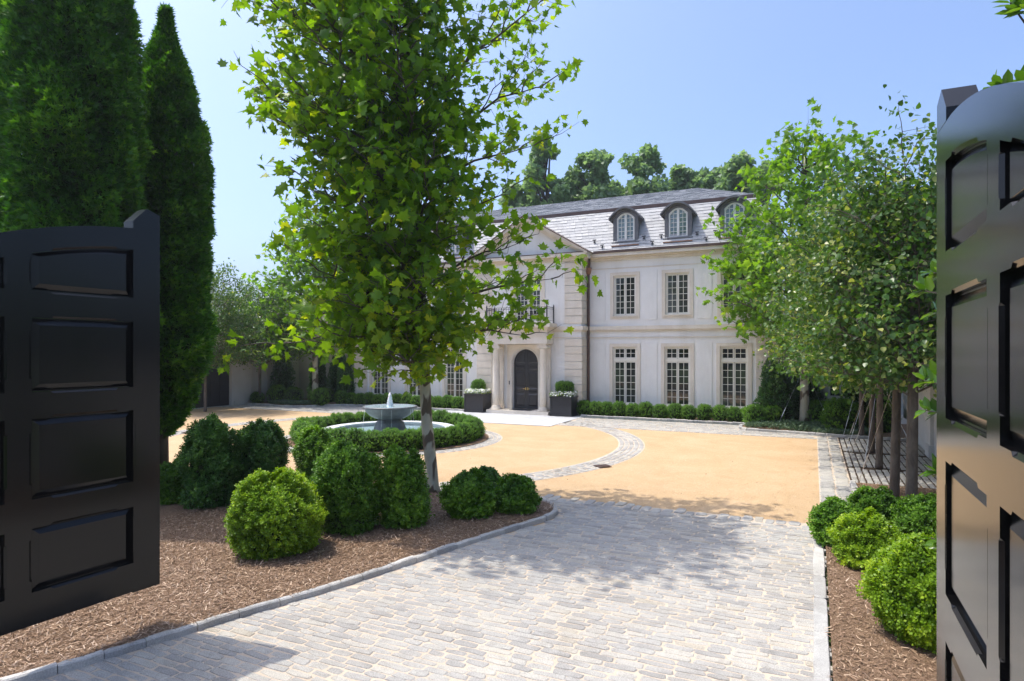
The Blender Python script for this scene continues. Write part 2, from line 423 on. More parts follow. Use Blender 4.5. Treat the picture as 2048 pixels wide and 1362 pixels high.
def cobble_rows(name, poly, x0, x1, y0, y1, pitch, length, joint, z, along='X', mat=GRANITE, rough=.012, skip=None, slope=0.0):
    mb = MB(); r = 0; v = y0
    while v < y1:
        ph = pitch*random.uniform(.85, 1.15)
        u = x0-random.uniform(0, length)
        while u < x1:
            l = length*random.uniform(.68, 1.35)
            cu, cv = u+l/2, v+ph/2+slope*(u-x0)
            p = (cu, cv) if along == 'X' else (cv, cu)
            if inside(p, poly) and not (skip and skip(p)):
                hx, hy = l/2-joint*random.uniform(.35, .75), ph/2-joint*random.uniform(.35, .75)
                ang = random.gauss(0, .018) + (math.atan(slope) if along == 'X' else PI/2)
                stone(mb, p[0], p[1], hx, hy, ang, z+random.uniform(-.003, .003), rough)
            u += l
        v += ph
    return struct(mb.build(name, mat))
DRIVE = [(-6.6, -1.5), (.0, -1.5), (.0, 10.12), (-7.2, 10.0), (-7.4, 8.75), (-5.87, 9.45), (-4.89, 9.8), (-4.25, 9.78), (-3.75, 9.4), (-3.5, 8.9), (-3.5, 8.55), (-4.0, 7.2), (-4.5, 5.3), (-4.9, 4.2), (-5.35, 2.7), (-6.0, 1.3)]
flat('drive_joint_sand', DRIVE, .004, SAND)
cobble_rows('cobble_drive', [(p[0]+.07 if p[0] == 0 else p[0], p[1]) for p in DRIVE], -7, .12, -1.4, 9.86, .085, .235, .008, .009, rough=.009, slope=-.004)
PEB = noisy('pebble', (.42, .29, .18), (.66, .52, .37), 30, .9, .2, .2, .002, 200, tone=[(0, (.68, .64, .6)), (.5, (1, 1, 1)), (1, (1.2, 1.2, 1.25))])
n = 36000
P = np.c_[rng.uniform(-13.5, .05, n), 10.15+9.75*rng.random(n)**1.3, rng.uniform(.002, .006, n)]
dd = np.hypot(P[:, 0]-FC[0], P[:, 1]-FC[1]); P = P[((dd > 3.3) & (dd < 6.5)) | (dd > 7.22)]; P = P[~((P[:, 0] < PADX_[1]) & (P[:, 1] > 19.4))]; n = len(P)
me = leaves('loose_gravel', P, rdir(n)*np.array([1, 1, .1]), rdir(n)*.25+np.array([0, 0, 1.]), rng.uniform(.008, .021, n), rng.random(n), HEART, PEB)
o = link(bpy.data.objects.new('loose_gravel', me)); tag(o, 'loose tan stones scattered over the gravel court', 'gravel', kind='stuff')
cobble_rows('cobble_drive_header', [(-7, 9.8), (0, 9.8), (0, 10.1), (-7, 10.1)], 9.83, 10.1, -4.2, .0, .16, .27, .02, .014, along='Y')
mb = MB()
y = -1.4
while y < 9.3:
    l = random.uniform(.7, 1.3); stone(mb, .06, y+l/2, l/2-.008, .062, PI/2, .022, .004); y += l
struct(mb.build('granite_edging', KERB))
# ring of setts round the fountain court and the inner band round the hedge
annulus('ring_joint_sand', 6.5, 7.2, .004, SAND); annulus('inner_band_sand', 2.6, 3.25, .004, SAND)
mb = MB()
for r0, r1, rows in ((6.53, 7.17, 5), (2.75, 3.22, 4)):
    for i in range(rows):
        ra = r0+(r1-r0)*(i+.5)/rows; n = int(2*PI*ra/(.26)); off = random.random()
        for k in range(n):
            a = 2*PI*(k+off)/n
            x, yy = FC[0]+ra*math.cos(a), FC[1]+ra*math.sin(a)
            if yy > 19.9: continue
            stone(mb, x, yy, .118*random.uniform(.85, 1.05), (r1-r0)/rows/2-.008, a+PI/2, .013)
struct(mb.build('cobble_ring', GRANITE))
# apron in front of the house with the stone entrance landing in its middle
APRON = [(-24.2, 19.95), (.09, 19.95), (.09, 21), (-1.5, 22.6), (-8, 22.6), (-8, 23.3), (-13, 23.3), (-13, 22.6), (-20, 22.6), (-24.2, 22.3)]
flat('apron_joint_sand', APRON, .004, SAND)
PADX = (-14.4, -7.9)
cobble_rows('cobble_apron', APRON, -24, .09, 19.97, 22.75, .15, .25, .02, .012, skip=lambda p: PADX[0] < p[0] < PADX[1])
flat('landing_joint_sand', [(PADX[0], 19.5), (PADX[1], 19.5), (PADX[1], 23.3), (PADX[0], 23.3)], .008, SAND)
mb = MB()
for i in range(7):
    for j in range(4):
        xa = PADX[0]+(PADX[1]-PADX[0])*i/7; ya = 19.5+(23.3-19.5)*j/4
        mb.box(xa+.006, xa+(PADX[1]-PADX[0])/7-.006, ya+.006, ya+.95-.006, -.02, .016)
struct(mb.build('bluestone_landing', PAVER))
# band along the right of the court: two courses of setts
BAND = [(.09, 10.12), (.62, 10.12), (.62, 20.6), (.09, 20.6)]
flat('band_joint_sand', [(.09, 9.9), (.66, 9.9), (.66, 20.7), (.09, 20.7)], .004, SAND)
mb = MB(); y = 9.95
while y < 20.5:
    l = random.uniform(.13, .19)
    for xa, xb in ((.10, .36), (.37, .62)):
        stone(mb, (xa+xb)/2+random.uniform(-.01, .01), y+l/2, (xb-xa)/2-.008, l/2-.008, 0, .013)
    y += l
struct(mb.build('cobble_band', GRANITE))
# open-jointed sett strips under the lindens with mulch strips between them
GRIDR = (.66, 2.42)
flat('linden_bed', [(.64, 13.3), (2.5, 13.3), (2.5, 20.6), (.64, 20.6)], .006, SOIL)
mb = MB()
for (ya, yb) in ((13.45, 15.3), (15.55, 17.6), (17.85, 20.4)):
    x = GRIDR[0]
    while x < GRIDR[1]:
        ww = .125; y = ya-random.uniform(0, .1)
        while y < yb:
            l = random.uniform(.20, .30)
            if y+l <= yb+.08 and y >= ya-.1: stone(mb, x+ww/2, y+l/2, ww/2-.013, l/2-.006, PI/2*0+0.0, .022, .006) if False else stone(mb, x+ww/2, y+l/2, l/2-.006, ww/2-.013, PI/2, .022, .006)
            y += l
        x += ww
struct(mb.build('open_joint_paving', GRANITE))

def kerb(name, pts, wd=.11, hgt=.088, z0=-.03, blk=.34):
    mb = MB(); pts = [Vector((p[0], p[1], 0)) for p in pts]
    acc = []
    for a, b in zip(pts, pts[1:]):
        n = max(1, int((b-a).length/.06))
        for i in range(n): acc.append(a.lerp(b, i/n))
    acc.append(pts[-1])
    i = 0
    while i < len(acc)-1:
        j = min(len(acc)-1, i+max(2, int(random.uniform(.75, 1.25)*blk/.06)))
        a, b = acc[i], acc[j]; d = (b-a); l = d.length
        if l < .02: break
        d.normalize(); nn = Vector((-d.y, d.x, 0)); t = random.random(); hz = hgt+random.uniform(-.008, .008)
        seg = 4; la = []; 
        prev = None
        for k in range(seg+1):
            c = acc[i+(j-i)*k//seg] if j-i >= seg else a.lerp(b, k/seg)
            if k == 0: c = c+d*.003
            if k == seg: c = c-d*.003
            w1 = wd/2+random.uniform(-.007, .007); w2 = wd/2+random.uniform(-.007, .007); h2 = hz+random.uniform(-.005, .005)
            row = [c-nn*w1+Vector((0, 0, z0)), c-nn*w1+Vector((0, 0, h2-.012)), c-nn*(w1-.014)+Vector((0, 0, h2)), c+nn*(w2-.014)+Vector((0, 0, h2)), c+nn*w2+Vector((0, 0, h2-.012)), c+nn*w2+Vector((0, 0, z0))]
            bi = len(mb.v); mb.v += [tuple(v) for v in row]; mb.t += [t]*6
            if prev is not None:
                for q in range(5): mb.f.append((prev+q, prev+q+1, bi+q+1, bi+q))
            if k == 0: mb.f.append(tuple(bi+q for q in range(6)))
            if k == seg: mb.f.append(tuple(bi+q for q in reversed(range(6))))
            prev = bi
        i = j
    return struct(mb.build(name, KERB))
def smooth_line(pts, n=6):
    out = []
    for i in range(len(pts)-1):
        p0 = Vector(pts[max(i-1, 0)]); p1 = Vector(pts[i]); p2 = Vector(pts[i+1]); p3 = Vector(pts[min(i+2, len(pts)-1)])
        for k in range(n):
            t = k/n
            out.append(tuple(.5*((2*p1)+(-p0+p2)*t+(2*p0-5*p1+4*p2-p3)*t*t+(-p0+3*p1-3*p2+p3)*t**3)))
    out.append(tuple(pts[-1])); return out
LK = smooth_line([(-6.5, .2), (-5.95, 1.3), (-5.36, 2.72), (-4.92, 4.1), (-4.52, 5.3), (-4.02, 7.2), (-3.62, 8.5), (-3.56, 8.95), (-3.75, 9.35), (-4.1, 9.62), (-4.5, 9.72)])
kerb('left_bed_kerb', LK, wd=.074, hgt=.072, blk=.42)
kerb('front_bed_kerb', [(-8.0, 22.85), (-1.95, 22.75)], blk=.24)
kerb('front_bed_kerb', [(-13.0, 22.95), (-19.3, 22.85)], blk=.24)
RB = smooth_line([(-1.9, 22.75), (-2.15, 22.2), (-2.05, 21.35), (-1.6, 21.12), (-.6, 20.98), (.55, 20.72), (1.2, 20.62), (2.6, 20.6)])
kerb('corner_bed_kerb', RB, blk=.24)
LB = smooth_line([(-19.3, 22.85), (-20.0, 22.5), (-20.6, 21.6), (-21.6, 21.2), (-22.8, 21.35), (-24.2, 21.5)])
kerb('corner_bed_kerb', LB, blk=.24)
kerb('right_bed_kerb', smooth_line([(.66, 13.35), (.655, 12.2), (.64, 11.0), (.55, 10.3), (.35, 9.75), (.2, 9.4)]), wd=.1, hgt=.1)

# mulch beds
LBED = [p for p in LK]+[(-4.9, 9.72), (-5.87, 9.40), (-7.0, 8.8), (-8.5, 8.15), (-10, 7.78), (-12, 7.72), (-14, 8.3), (-17, 8.0), (-17, -1), (-6.5, -1)]
flat('mulch_bed', LBED, .055, MULCH)
RBED = [(.12, -1.5), (2.7, -1.5), (2.7, 13.42), (.68, 13.42), (.66, 11.0), (.56, 10.3), (.36, 9.75), (.14, 9.3)]
flat('mulch_bed', RBED, .05, MULCH)
flat('mulch_bed', [(-8.0, 22.85), (-1.9, 22.75), (-2.15, 22.2), (-2.05, 21.35), (-1.6, 21.12), (-.6, 20.98), (.55, 20.72), (2.6, 20.6), (5, 20.6), (5, 24.95), (-1.0, 24.95), (-1.0, 24.0), (-8, 24.0)], .05, MULCH)
flat('mulch_bed', [(-13.0, 22.95), (-13, 24), (-19.9, 24), (-19.9, 24.95), (-24.25, 24.95), (-24.25, 21.5), (-22.8, 21.35), (-21.6, 21.2), (-20.6, 21.6), (-20, 22.5), (-19.3, 22.85)], .05, MULCH)
mb = MB(); mb.strip([(x, y, .03) for x, y in ring_pts(1.9, 48)], [(x, y, .03) for x, y in ring_pts(2.85, 48)])
struct(mb.build('fountain_bed', MULCH))
def chips(name, poly, n, z, near=None, smin=.018, smax=.058):
    xs = [p[0] for p in poly]; ys = [p[1] for p in poly]
    P = []
    box = near or (min(xs), max(xs), min(ys), max(ys))
    while len(P) < n:
        p = (random.uniform(box[0], box[1]), random.uniform(box[2], box[3]))
        if inside(p, poly): P.append(p)
    P = np.array(P); P = np.c_[P, z+rng.uniform(.002, .028, n)]
    T = rdir(n); T[:, 2] *= .28
    Nn = rdir(n)*.35+np.array([0, 0, 1.])
    tone = np.clip(rng.beta(1.7, 2.2, n), 0, 1)
    me = leaves(name, P, T, Nn, rng.uniform(smin, smax, n), tone, NEEDLE, CHIP)
    o = link(bpy.data.objects.new(name, me)); o['kind'] = 'stuff'
    tag(o, 'loose tan shredded bark chips covering the planting bed', 'mulch')
    return o
chips('mulch_chips', LBED, 78000, .052, (-8.6, -3.4, 1.4, 9.6))['label'] = 'sunlit tan bark chips around the boxwoods behind the left gate leaf'
chips('mulch_chips', RBED, 32000, .047, (.1, 2.6, 3.0, 13.4))['label'] = 'tan bark chips around the boxwoods beside the right gate leaf'

# ------------------------------------------------------------------ the mansion
CX = -10.45; YF = 24.0; YP = 23.33
XR = -1.12; XL = 2*CX-XR; PX0, PX1 = CX-2.29, CX+2.29
house = empty('mansion', (CX, YF, 0))
tag(house, 'pale limestone two-storey mansion with slate mansard roof, pediment and columned entrance', 'house')
def hb(): return MB()
def part(mb, name, mat, parent=house, smooth=False):
    o = mb.build(name, mat, parent, smooth)
    w_ = Vector((0, 0, 0)); q = parent
    while q: w_ = w_+Vector(q.location); q = q.parent
    o.location = -w_
    return o
def rect(x0, x1, z0, z1): return [(x0, z0), (x1, z0), (x1, z1), (x0, z1)]
def wall_xz(mb, outer, holes, Y, depth):
    mb.tess(outer, holes, lambda u, v: (u, Y, v))
    for h in holes: mb.strip([(u, Y, v) for u, v in h], [(u, Y+depth, v) for u, v in h])
WX = [-6.61, -4.60, -2.59]; WX = WX+[2*CX-x for x in WX]
GW = (.44, 2.68); UW = (3.88, 5.45); WW = .96
# main block walls
mb = hb()
holes = [rect(x-WW/2, x+WW/2, GW[0], GW[1]) for x in WX]+[rect(x-WW/2+.03, x+WW/2-.03, UW[0], UW[1]) for x in WX]
wall_xz(mb, rect(XL, XR, -.05, 6.2), holes, YF, .2)
mb.poly([(XR, YF, -.05), (XR, 34, -.05), (XR, 34, 6.2), (XR, YF, 6.2)])
mb.poly([(XL, 34, -.05), (XL, YF, -.05), (XL, YF, 6.2), (XL, 34, 6.2)])
mb.poly([(XR, 34, -.05), (XL, 34, -.05), (XL, 34, 6.2), (XR, 34, 6.2)])
part(mb, 'wall', STUCCO)
# raised wall panels between the windows
mb = hb()
def panel(mb, x0, x1, z0, z1, Y):
    mb.box(x0, x1, Y-.016, Y+.01, z0, z1)
for sgn in (1, -1):
    for a, b in ((-7.92, -7.40), (-5.87, -5.36), (-3.84, -3.35)):
        x0, x1 = (a, b) if sgn > 0 else (2*CX-b, 2*CX-a)
        mb = hb(); panel(mb, x0, x1, 3.72, 5.6, YF); part(mb, 'wall_panel', STUCCO)
        mb = hb(); panel(mb, x0, x1, .35, 2.82, YF); part(mb, 'wall_panel', STUCCO)
# pavilion
def arch(xc, w_, z0, zs, n=18):
    r = w_/2
    return [(xc-r, z0), (xc+r, z0)]+[(xc+r*math.cos(PI*i/n), zs+r*math.sin(PI*i/n)) for i in range(n+1)]
DX = -10.55
DOOR = arch(DX, 1.14, .16, 2.03)
mb = hb()
wall_xz(mb, rect(PX0, PX1, -.05, 6.2), [DOOR, rect(-11.02, -9.84, 3.70, 5.45)], YP, .22)
mb.poly([(PX1, YP, -.05), (PX1, YF, -.05), (PX1, YF, 6.2), (PX1, YP, 6.2)])
mb.poly([(PX0, YF, -.05), (PX0, YP, -.05), (PX0, YP, 6.2), (PX0, YF, 6.2)])
part(mb, 'pavilion_wall', STUCCO)
# quoins
def quoin(x0, x1, y0, y1, ret=None):
    mb = hb(); z = .02; hh = .298
    while z < 6.0:
        if not (3.0 < z+hh/2 < 3.5):
            mb.box(x0, x1, y0, y1, z+.012, min(z+hh-.012, 6.02))
        z += hh
        if z-hh < 3.0 <= z+.15 and mb.v: part(mb, 'quoin', STONE); mb = hb()
    return part(mb, 'quoin', STONE)
quoin(XR-.72, XR+.03, YF-.035, YF+.8); quoin(XL-.03, XL+.72, YF-.035, YF+.8)
quoin(PX1-.68, PX1+.035, YP-.035, YF-.003); quoin(PX0-.035, PX0+.68, YP-.035, YF-.003)
# string course and cornices
def band(z0, z1, pr, name, mat=STONE, extra=None):
    mb = hb()
    for (a, b, y) in ((XL-pr, PX0-pr-.002, YF), (PX1+pr+.002, XR+pr, YF)):
        mb.box(a, b, y-pr, y+.02, z0, z1)
    mb.box(PX0-pr, PX1+pr, YP-pr, YF+.02, z0, z1)
    mb.box(XR+.002, XR+pr, YF+.022, 34, z0, z1)
    return part(mb, name, mat)
band(3.34, 3.49, .10, 'string_course'); band(3.28, 3.338, .055, 'string_course'); band(3.03, 3.065, .03, 'string_course')
band(5.74, 5.765, .022, 'frieze_line'); band(6.06, 6.14, .08, 'cornice'); band(6.142, 6.20, .15, 'cornice'); band(6.202, 6.33, .27, 'cornice')
# windows
def casement(xc, z0, z1, w_, Y, rows, transom=None, cols=2, frame=CREAM, name='window', parent=house, top_rows=2, glassm=GLASS, trim=.13, sill=True):
    mb = hb(); y0, y1 = Y+.04, Y+.09
    x0, x1 = xc-w_/2, xc+w_/2
    fr = .045
    mb.box(x0+.002, x0+fr, y0, y1+.03, z0+.002, z1-.002); mb.box(x1-fr, x1-.002, y0, y1+.03, z0+.002, z1-.002)
    mb.box(x0+fr, x1-fr, y0, y1+.03, z1-fr, z1-.002); mb.box(x0+fr, x1-fr, y0, y1+.03, z0+.002, z0+fr)
    zt = z1-fr
    spans = []
    if transom:
        mb.box(x0+fr, x1-fr, y0-.01, y1+.03, transom[0], transom[1])
        spans = [(z0+fr, transom[0], rows), (transom[1], zt, top_rows)]
    else: spans = [(z0+fr, zt, rows)]
    ls = .042
    for (a, b, nr) in spans:
        for s in (0, 1):
            xa = x0+fr if s == 0 else xc+.004; xb = xc-.004 if s == 0 else x1-fr
            mb.box(xa+.003, xa+ls, y0+.012, y1, a+.003, b-.003); mb.box(xb-ls, xb-.003, y0+.012, y1, a+.003, b-.003)
            mb.box(xa+ls, xb-ls, y0+.012, y1, a+.003, a+ls); mb.box(xa+ls, xb-ls, y0+.012, y1, b-ls, b-.003)
            ga, gb, gz0, gz1 = xa+ls, xb-ls, a+ls, b-ls
            for c in range(1, cols):
                xm = ga+(gb-ga)*c/cols; mb.box(xm-.009, xm+.009, y0+.022, y1-.004, gz0, gz1)
            for r_ in range(1, nr):
                zm = gz0+(gz1-gz0)*r_/nr
                for c in range(cols):
                    xm0 = ga+(gb-ga)*c/cols+(.009 if c else 0); xm1 = ga+(gb-ga)*(c+1)/cols-(.009 if c < cols-1 else 0)
                    mb.box(xm0, xm1, y0+.024, y1-.006, zm-.009, zm+.009)
    wn = part(mb, name, frame, parent)
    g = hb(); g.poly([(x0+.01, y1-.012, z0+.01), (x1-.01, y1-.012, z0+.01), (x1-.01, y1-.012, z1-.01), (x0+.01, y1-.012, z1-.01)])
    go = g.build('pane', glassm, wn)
    t = hb(); tp = .028
    t.box(x0-trim, x0-.001, Y-tp, Y+.012, z0, z1+trim); t.box(x1+.001, x1+trim, Y-tp, Y+.012, z0, z1+trim)
    t.box(x0-.001, x1+.001, Y-tp, Y+.012, z1+.001, z1+trim)
    if sill:
        t.box(x0-trim, x1+trim, Y-tp, Y+.012, z0-.12, z0-.002); t.box(x0-.05, x1+.05, Y-.07, Y+.04, z0-.03, z0+.006)
    else:
        t.box(x0-trim, x1+trim, Y-tp, Y+.012, 0.02, z0-.002)
    t.build('surround', STONE, wn)
    return wn
for i, x in enumerate(WX):
    casement(x, GW[0], GW[1], WW, YF, 6, (2.115, 2.225))['label'] = 'tall french window with transom on the ground floor'
    casement(x, UW[0], UW[1], WW-.06, YF, 6)['label'] = 'upper floor casement window with stone sill'
casement(-10.43, 3.70, 5.45, 1.18, YP, 7, None, 3, name='balcony_door', sill=False, trim=.14) if False else None
bd = casement(-10.43, 3.70, 5.45, 1.18, YP, 6, (5.0, 5.08), 3, name='balcony_door', top_rows=1, trim=.15, sill=True)
# entrance: arched double door
def door_leaf(s):
    r = .57; n = 12; xc = DX
    out = [(xc+s*.004, .17)]+[(xc+s*r, .17)]+[(xc+s*r*math.cos(PI/2*i/n), 2.03+r*math.sin(PI/2*i/n)) for i in range(n+1)]
    out[-1] = (xc+s*.004, 2.60)
    if s < 0: out = out[::-1]
    mb = hb(); mb.prism(out, lambda u, v, d: (u, d, v), YP+.15, YP+.21)
    def rp(a, b, z0, z1):
        xa, xb = sorted((xc+s*a, xc+s*b)); y = YP+.15
        o = [(xa, z0), (xb, z0), (xb, z1), (xa, z1)]; k = .045
        i_ = [(xa+k, z0+k), (xb-k, z0+k), (xb-k, z1-k), (xa+k, z1-k)]
        mb.strip([(u, y-.002, v) for u, v in o], [(u, y-.028, v) for u, v in i_]); mb.poly([(u, y-.028, v) for u, v in i_])
    rp(.09, .48, .28, .78); rp(.09, .48, .86, 1.02); rp(.09, .48, 1.10, 1.66); rp(.09, .48, 1.74, 1.92)
    q = [(xc+s*(.07+.0), 2.02), (xc+s*.5, 2.02)]+[(xc+s*.5*math.cos(PI/2*i/8), 2.02+.48*math.sin(PI/2*i/8)) for i in range(1, 8)]+[(xc+s*.07, 2.49)]
    cxq = sum(u for u, _ in q)/len(q); czq = sum(v for _, v in q)/len(q)
    qi = [(cxq+(u-cxq)*.8, czq+(v-czq)*.8) for u, v in q]
    mb.strip([(u, YP+.148, v) for u, v in q], [(u, YP+.125, v) for u, v in qi]); mb.poly([(u, YP+.125, v) for u, v in qi])
    d = part(mb, 'door', DARKDOOR)
    h = hb(); h.tube([(xc+s*.045, YP+.15, .98), (xc+s*.045, YP+.09, .98), (xc+s*.15, YP+.088, .98)], .011, 8); h.box(xc+s*.045-.018, xc+s*.045+.018, YP+.138, YP+.149, .93, 1.03)
    h.build('handle', BRASS, d)
door_leaf(-1); door_leaf(1)
# rusticated stone door surround
mb = hb()
oa = arch(DX, 1.62, .16, 2.03); ia = arch(DX, 1.142, .16, 2.03)
z = .16
mb.tess(rect(DX-.80, DX+.80, .17, 2.78), [ia[0:0]] if False else [[(u, max(v, .171)) for u, v in ia]], lambda u, v: (u, YP-.03, v))
mb.strip([(u, YP-.03, v) for u, v in ia], [(u, YP+.14, v) for u, v in ia])
for zz in (.5, .84, 1.18, 1.52, 1.86): 
    for s in (-1, 1):
        pass
part(mb, 'door_surround', STONE)
mb = hb(); ca = arch(DX, 1.30, .165, 2.03); cb = arch(DX, 1.18, .165, 2.03)
mb.strip([(u, YP-.033, v) for u, v in ca], [(u, YP-.06, v) for u, v in cb]); mb.strip([(u, YP-.06, v) for u, v in cb], [(u, YP+.1, v) for u, v in [(DX+(u-DX)*.985, v) for u, v in cb]])
part(mb, 'door_architrave', CREAM)
# portico
mb = hb(); mb.box(DX-1.42, DX+1.28, 22.62, YP-.002, -.04, .155); mb.box(DX-.62, DX+.62, YP+.001, YP+.2, .05, .165)
part(mb, 'entrance_step', STONE)
mb = hb(); mb.box(DX-.45, DX+.45, 22.75, 23.25, .156, .172); part(mb, 'doormat', DARKDOOR)
def column(x, y):
    mb = hb()
    mb.box(x-.20, x+.20, y-.20, y+.20, .157, .215)
    mb.lathe([(.195, .216), (.20, .24), (.19, .262), (.165, .27), (.162, .285), (.175, .30), (.168, .318), (.15, .325)], (x, y, 0), 28)
    mb.lathe([(.149, .326), (.150, .9), (.143, 1.6), (.130, 2.58), (.145, 2.60), (.145, 2.625), (.13, 2.63)], (x, y, 0), 28)
    c = part(mb, 'column', STONE, smooth=False)
    for p in c.data.polygons: p.use_smooth = len(p.vertices) == 4 and abs(p.normal.z) < .95 and p.area < .2
    k = hb()
    k.box(x-.17, x+.17, y-.17, y+.17, 2.72, 2.795)
    for sx in (-1, 1):
        for i in range(2):
            k.tube([(x+sx*.165, y-.17+i*.0, 2.675), (x+sx*.165, y+.17, 2.675)], .058, 14); break
        k.tube([(x+sx*.165, y-.182, 2.675), (x+sx*.165, y-.17, 2.675)], .026, 10)
    k.box(x-.15, x+.15, y-.15, y+.15, 2.632, 2.719)
    k.build('capital', STONE, c)
column(DX-1.09, 22.87); column(DX+.99, 22.87)
for x in (DX-1.09, DX+.99):
    mb = hb(); mb.box(x-.15, x+.15, YP-.12, YP-.031, .32, 2.79); mb.box(x-.19, x+.19, YP-.17, YP-.031, .157, .319)
    part(mb, 'pilaster', STONE)
mb = hb()
mb.box(DX-1.33, DX+1.23, 22.66, YP-.001, 2.80, 3.10); mb.box(DX-1.36, DX+1.26, 22.63, YP-.001, 3.101, 3.15)
mb.box(DX-1.33, DX+1.23, 22.66, YP-.001, 3.151, 3.36)
part(mb, 'entablature', STONE)
mb = hb(); mb.box(DX-1.42, DX+1.32, 22.55, YP-.101, 3.361, 3.45); mb.box(DX-1.52, DX+1.42, 22.45, YP-.101, 3.451, 3.60)
part(mb, 'balcony_floor', STONE)
bal = hb(); BX0, BX1, BY = DX-1.36, DX+1.26, 22.56
def rail_run(mb, a, b):
    a = Vector(a); b = Vector(b); n = int((b-a).length/.105)
    for z in (4.24, 4.17, 3.70):
        mb.tube([a+Vector((0, 0, z)), b+Vector((0, 0, z))], .012 if z > 4.2 else .008, 6)
    for i in range(1, n):
        p = a.lerp(b, i/n); mb.tube([p+Vector((0, 0, 3.705)), p+Vector((0, 0, 4.235))], .0075, 5)
rail_run(bal, (BX0, BY, 0), (BX1, BY, 0)); rail_run(bal, (BX0, BY, 0), (BX0, YP-.05, 0)); rail_run(bal, (BX1, BY, 0), (BX1, YP-.05, 0))
for p in ((BX0, BY), (BX1, BY), (BX0, YP-.06), (BX1, YP-.06)):
    bal.box(p[0]-.02, p[0]+.02, p[1]-.02, p[1]+.02, 3.6, 4.30); bal.lathe([(.012, 4.30), (.024, 4.325), (.012, 4.35), (.003, 4.36)], (p[0], p[1], 0), 8)
part(bal, 'balcony_railing', IRON)
mb = hb(); mb.box(DX-.72, DX-.68, YP-.05, YP-.034, 1.15, 1.30); part(mb, 'door_bell', IRON)
# pediment
PE = .33
apex = (CX-.03, 7.93); pl = (PX0-PE, 6.36); pr = (PX1+PE, 6.36)
mb = hb(); mb.tess([(PX0+.1, 6.34), (PX1-.1, 6.34), (apex[0], 7.72)], [], lambda u, v: (u, YP+.02, v)); part(mb, 'tympanum', STUCCO)
mb = hb()
def rake(mb, t0, t1, y0, y1, s):
    e = pr if s > 0 else pl
    d = Vector((e[0]-apex[0], e[1]-apex[1])).normalized(); nrm = Vector((-d.y, d.x)) if s > 0 else Vector((d.y, -d.x))
    nrm = -nrm if nrm.y < 0 else nrm
    q = [(apex[0], apex[1]-t0*1.2), (apex[0], apex[1]-t1*1.2), (e[0]-nrm.x*t1*0, e[1]-t1), (e[0], e[1]-t0)]
    mb.prism(q, lambda u, v, dd: (u, dd, v), y0, y1)
for s in (1, -1):
    rake(mb, .0, .10, YP-.30, YF+1.2, s); rake(mb, .102, .17, YP-.18, YP+.1, s); rake(mb, .172, .25, YP-.10, YP+.1, s)
part(mb, 'raking_cornice', STONE)
mb = hb(); mb.box(PX0-PE+.01, PX1+PE-.01, YP-.28, YP+.05, 6.332, 6.362); part(mb, 'cornice_flashing', BRONZE)
# pediment gable roof
mb = hb()
for s in (1, -1):
    e = pr if s > 0 else pl
    q = [(apex[0], apex[1]+.035), (apex[0], apex[1]+.003), (e[0]+s*.03, e[1]+.003-.02), (e[0]+s*.03, e[1]+.035-.02)]
    mb.prism(q, lambda u, v, dd: (u, dd, v), YP-.34, YF+1.5)
part(mb, 'pediment_roof_edge', BRONZE)
# gutter and roof
mb = hb(); mb.box(XL-.31, PX0-PE-.03, YF-.31, YF-.1, 6.332, 6.425); part(mb, 'gutter', BRONZE)
mb = hb(); mb.box(PX1+PE+.035, XR+.31, YF-.31, YF-.1, 6.332, 6.425)
mb.box(XR+.1, XR+.31, YF-.098, 34.2, 6.332, 6.425)
part(mb, 'gutter', BRONZE)
E0 = (XL-.12, XR+.12, YF-.12, 34.12, 6.38); B0 = (XL+.80, XR-.80, YF+.73, 33.2, 8.2)
HR = ((XL+3.6, 29.0, 9.8), (XR-3.6, 29.0, 9.8))
mb = hb()
e = [(E0[0], E0[2], E0[4]), (E0[1], E0[2], E0[4]), (E0[1], E0[3], E0[4]), (E0[0], E0[3], E0[4])]
b = [(B0[0], B0[2], B0[4]), (B0[1], B0[2], B0[4]), (B0[1], B0[3], B0[4]), (B0[0], B0[3], B0[4])]
for i in range(4):
    j = (i+1) % 4; mb.poly([e[i], e[j], b[j], b[i]])
roof = part(mb, 'roof', SLATE)
def slates(p0, p1, p2, p3, rows, wid, lift=.014):
    """overlapping slates over the quad p0 p1 (eaves) p2 p3 (top)"""
    p0, p1, p2, p3 = map(Vector, (p0, p1, p2, p3)); mb = hb()
    nrm = (p1-p0).cross(p3-p0).normalized()
    if nrm.z < 0: nrm = -nrm
    for r in range(rows):
        a, b_ = r/rows, min(1, (r+1.12)/rows)
        l0, r0 = p0.lerp(p3, a), p1.lerp(p2, a); l1, r1 = p0.lerp(p3, b_), p1.lerp(p2, b_)
        W = (r0-l0).length; x = -random.uniform(0, wid)
        while x < W:
            ww = wid*random.uniform(.8, 1.2); s0 = max(0, x+.004)/W; s1 = min(W, x+ww-.004)/W; x += ww
            if s1-s0 < .005/W: continue
            li = lift+random.uniform(-.004, .006); j = random.uniform(-.006, .006)
            q0, q1 = l0.lerp(r0, s0), l0.lerp(r0, s1); q2, q3 = l1.lerp(r1, s1), l1.lerp(r1, s0)
            up = (q3-q0).normalized()*j
            t = random.random()
            A, B, C, D = q0+nrm*li+up, q1+nrm*li+up, q2+nrm*.003, q3+nrm*.003
            mb.poly([A, B, C, D], t); mb.poly([q0+up, q1+up, B, A], t); mb.poly([q0+up, A, D], t); mb.poly([q1+up, C, B], t)
    return mb
slates(e[0], e[1], b[1], b[0], 14, .29).build('slate_course', SLATE, roof)
slates(e[1], e[2], b[2], b[1], 14, .29).build('slate_course', SLATE, roof)
slates(e[3], e[0], b[0], b[3], 14, .29).build('slate_course', SLATE, roof)
mb = hb(); o = .05
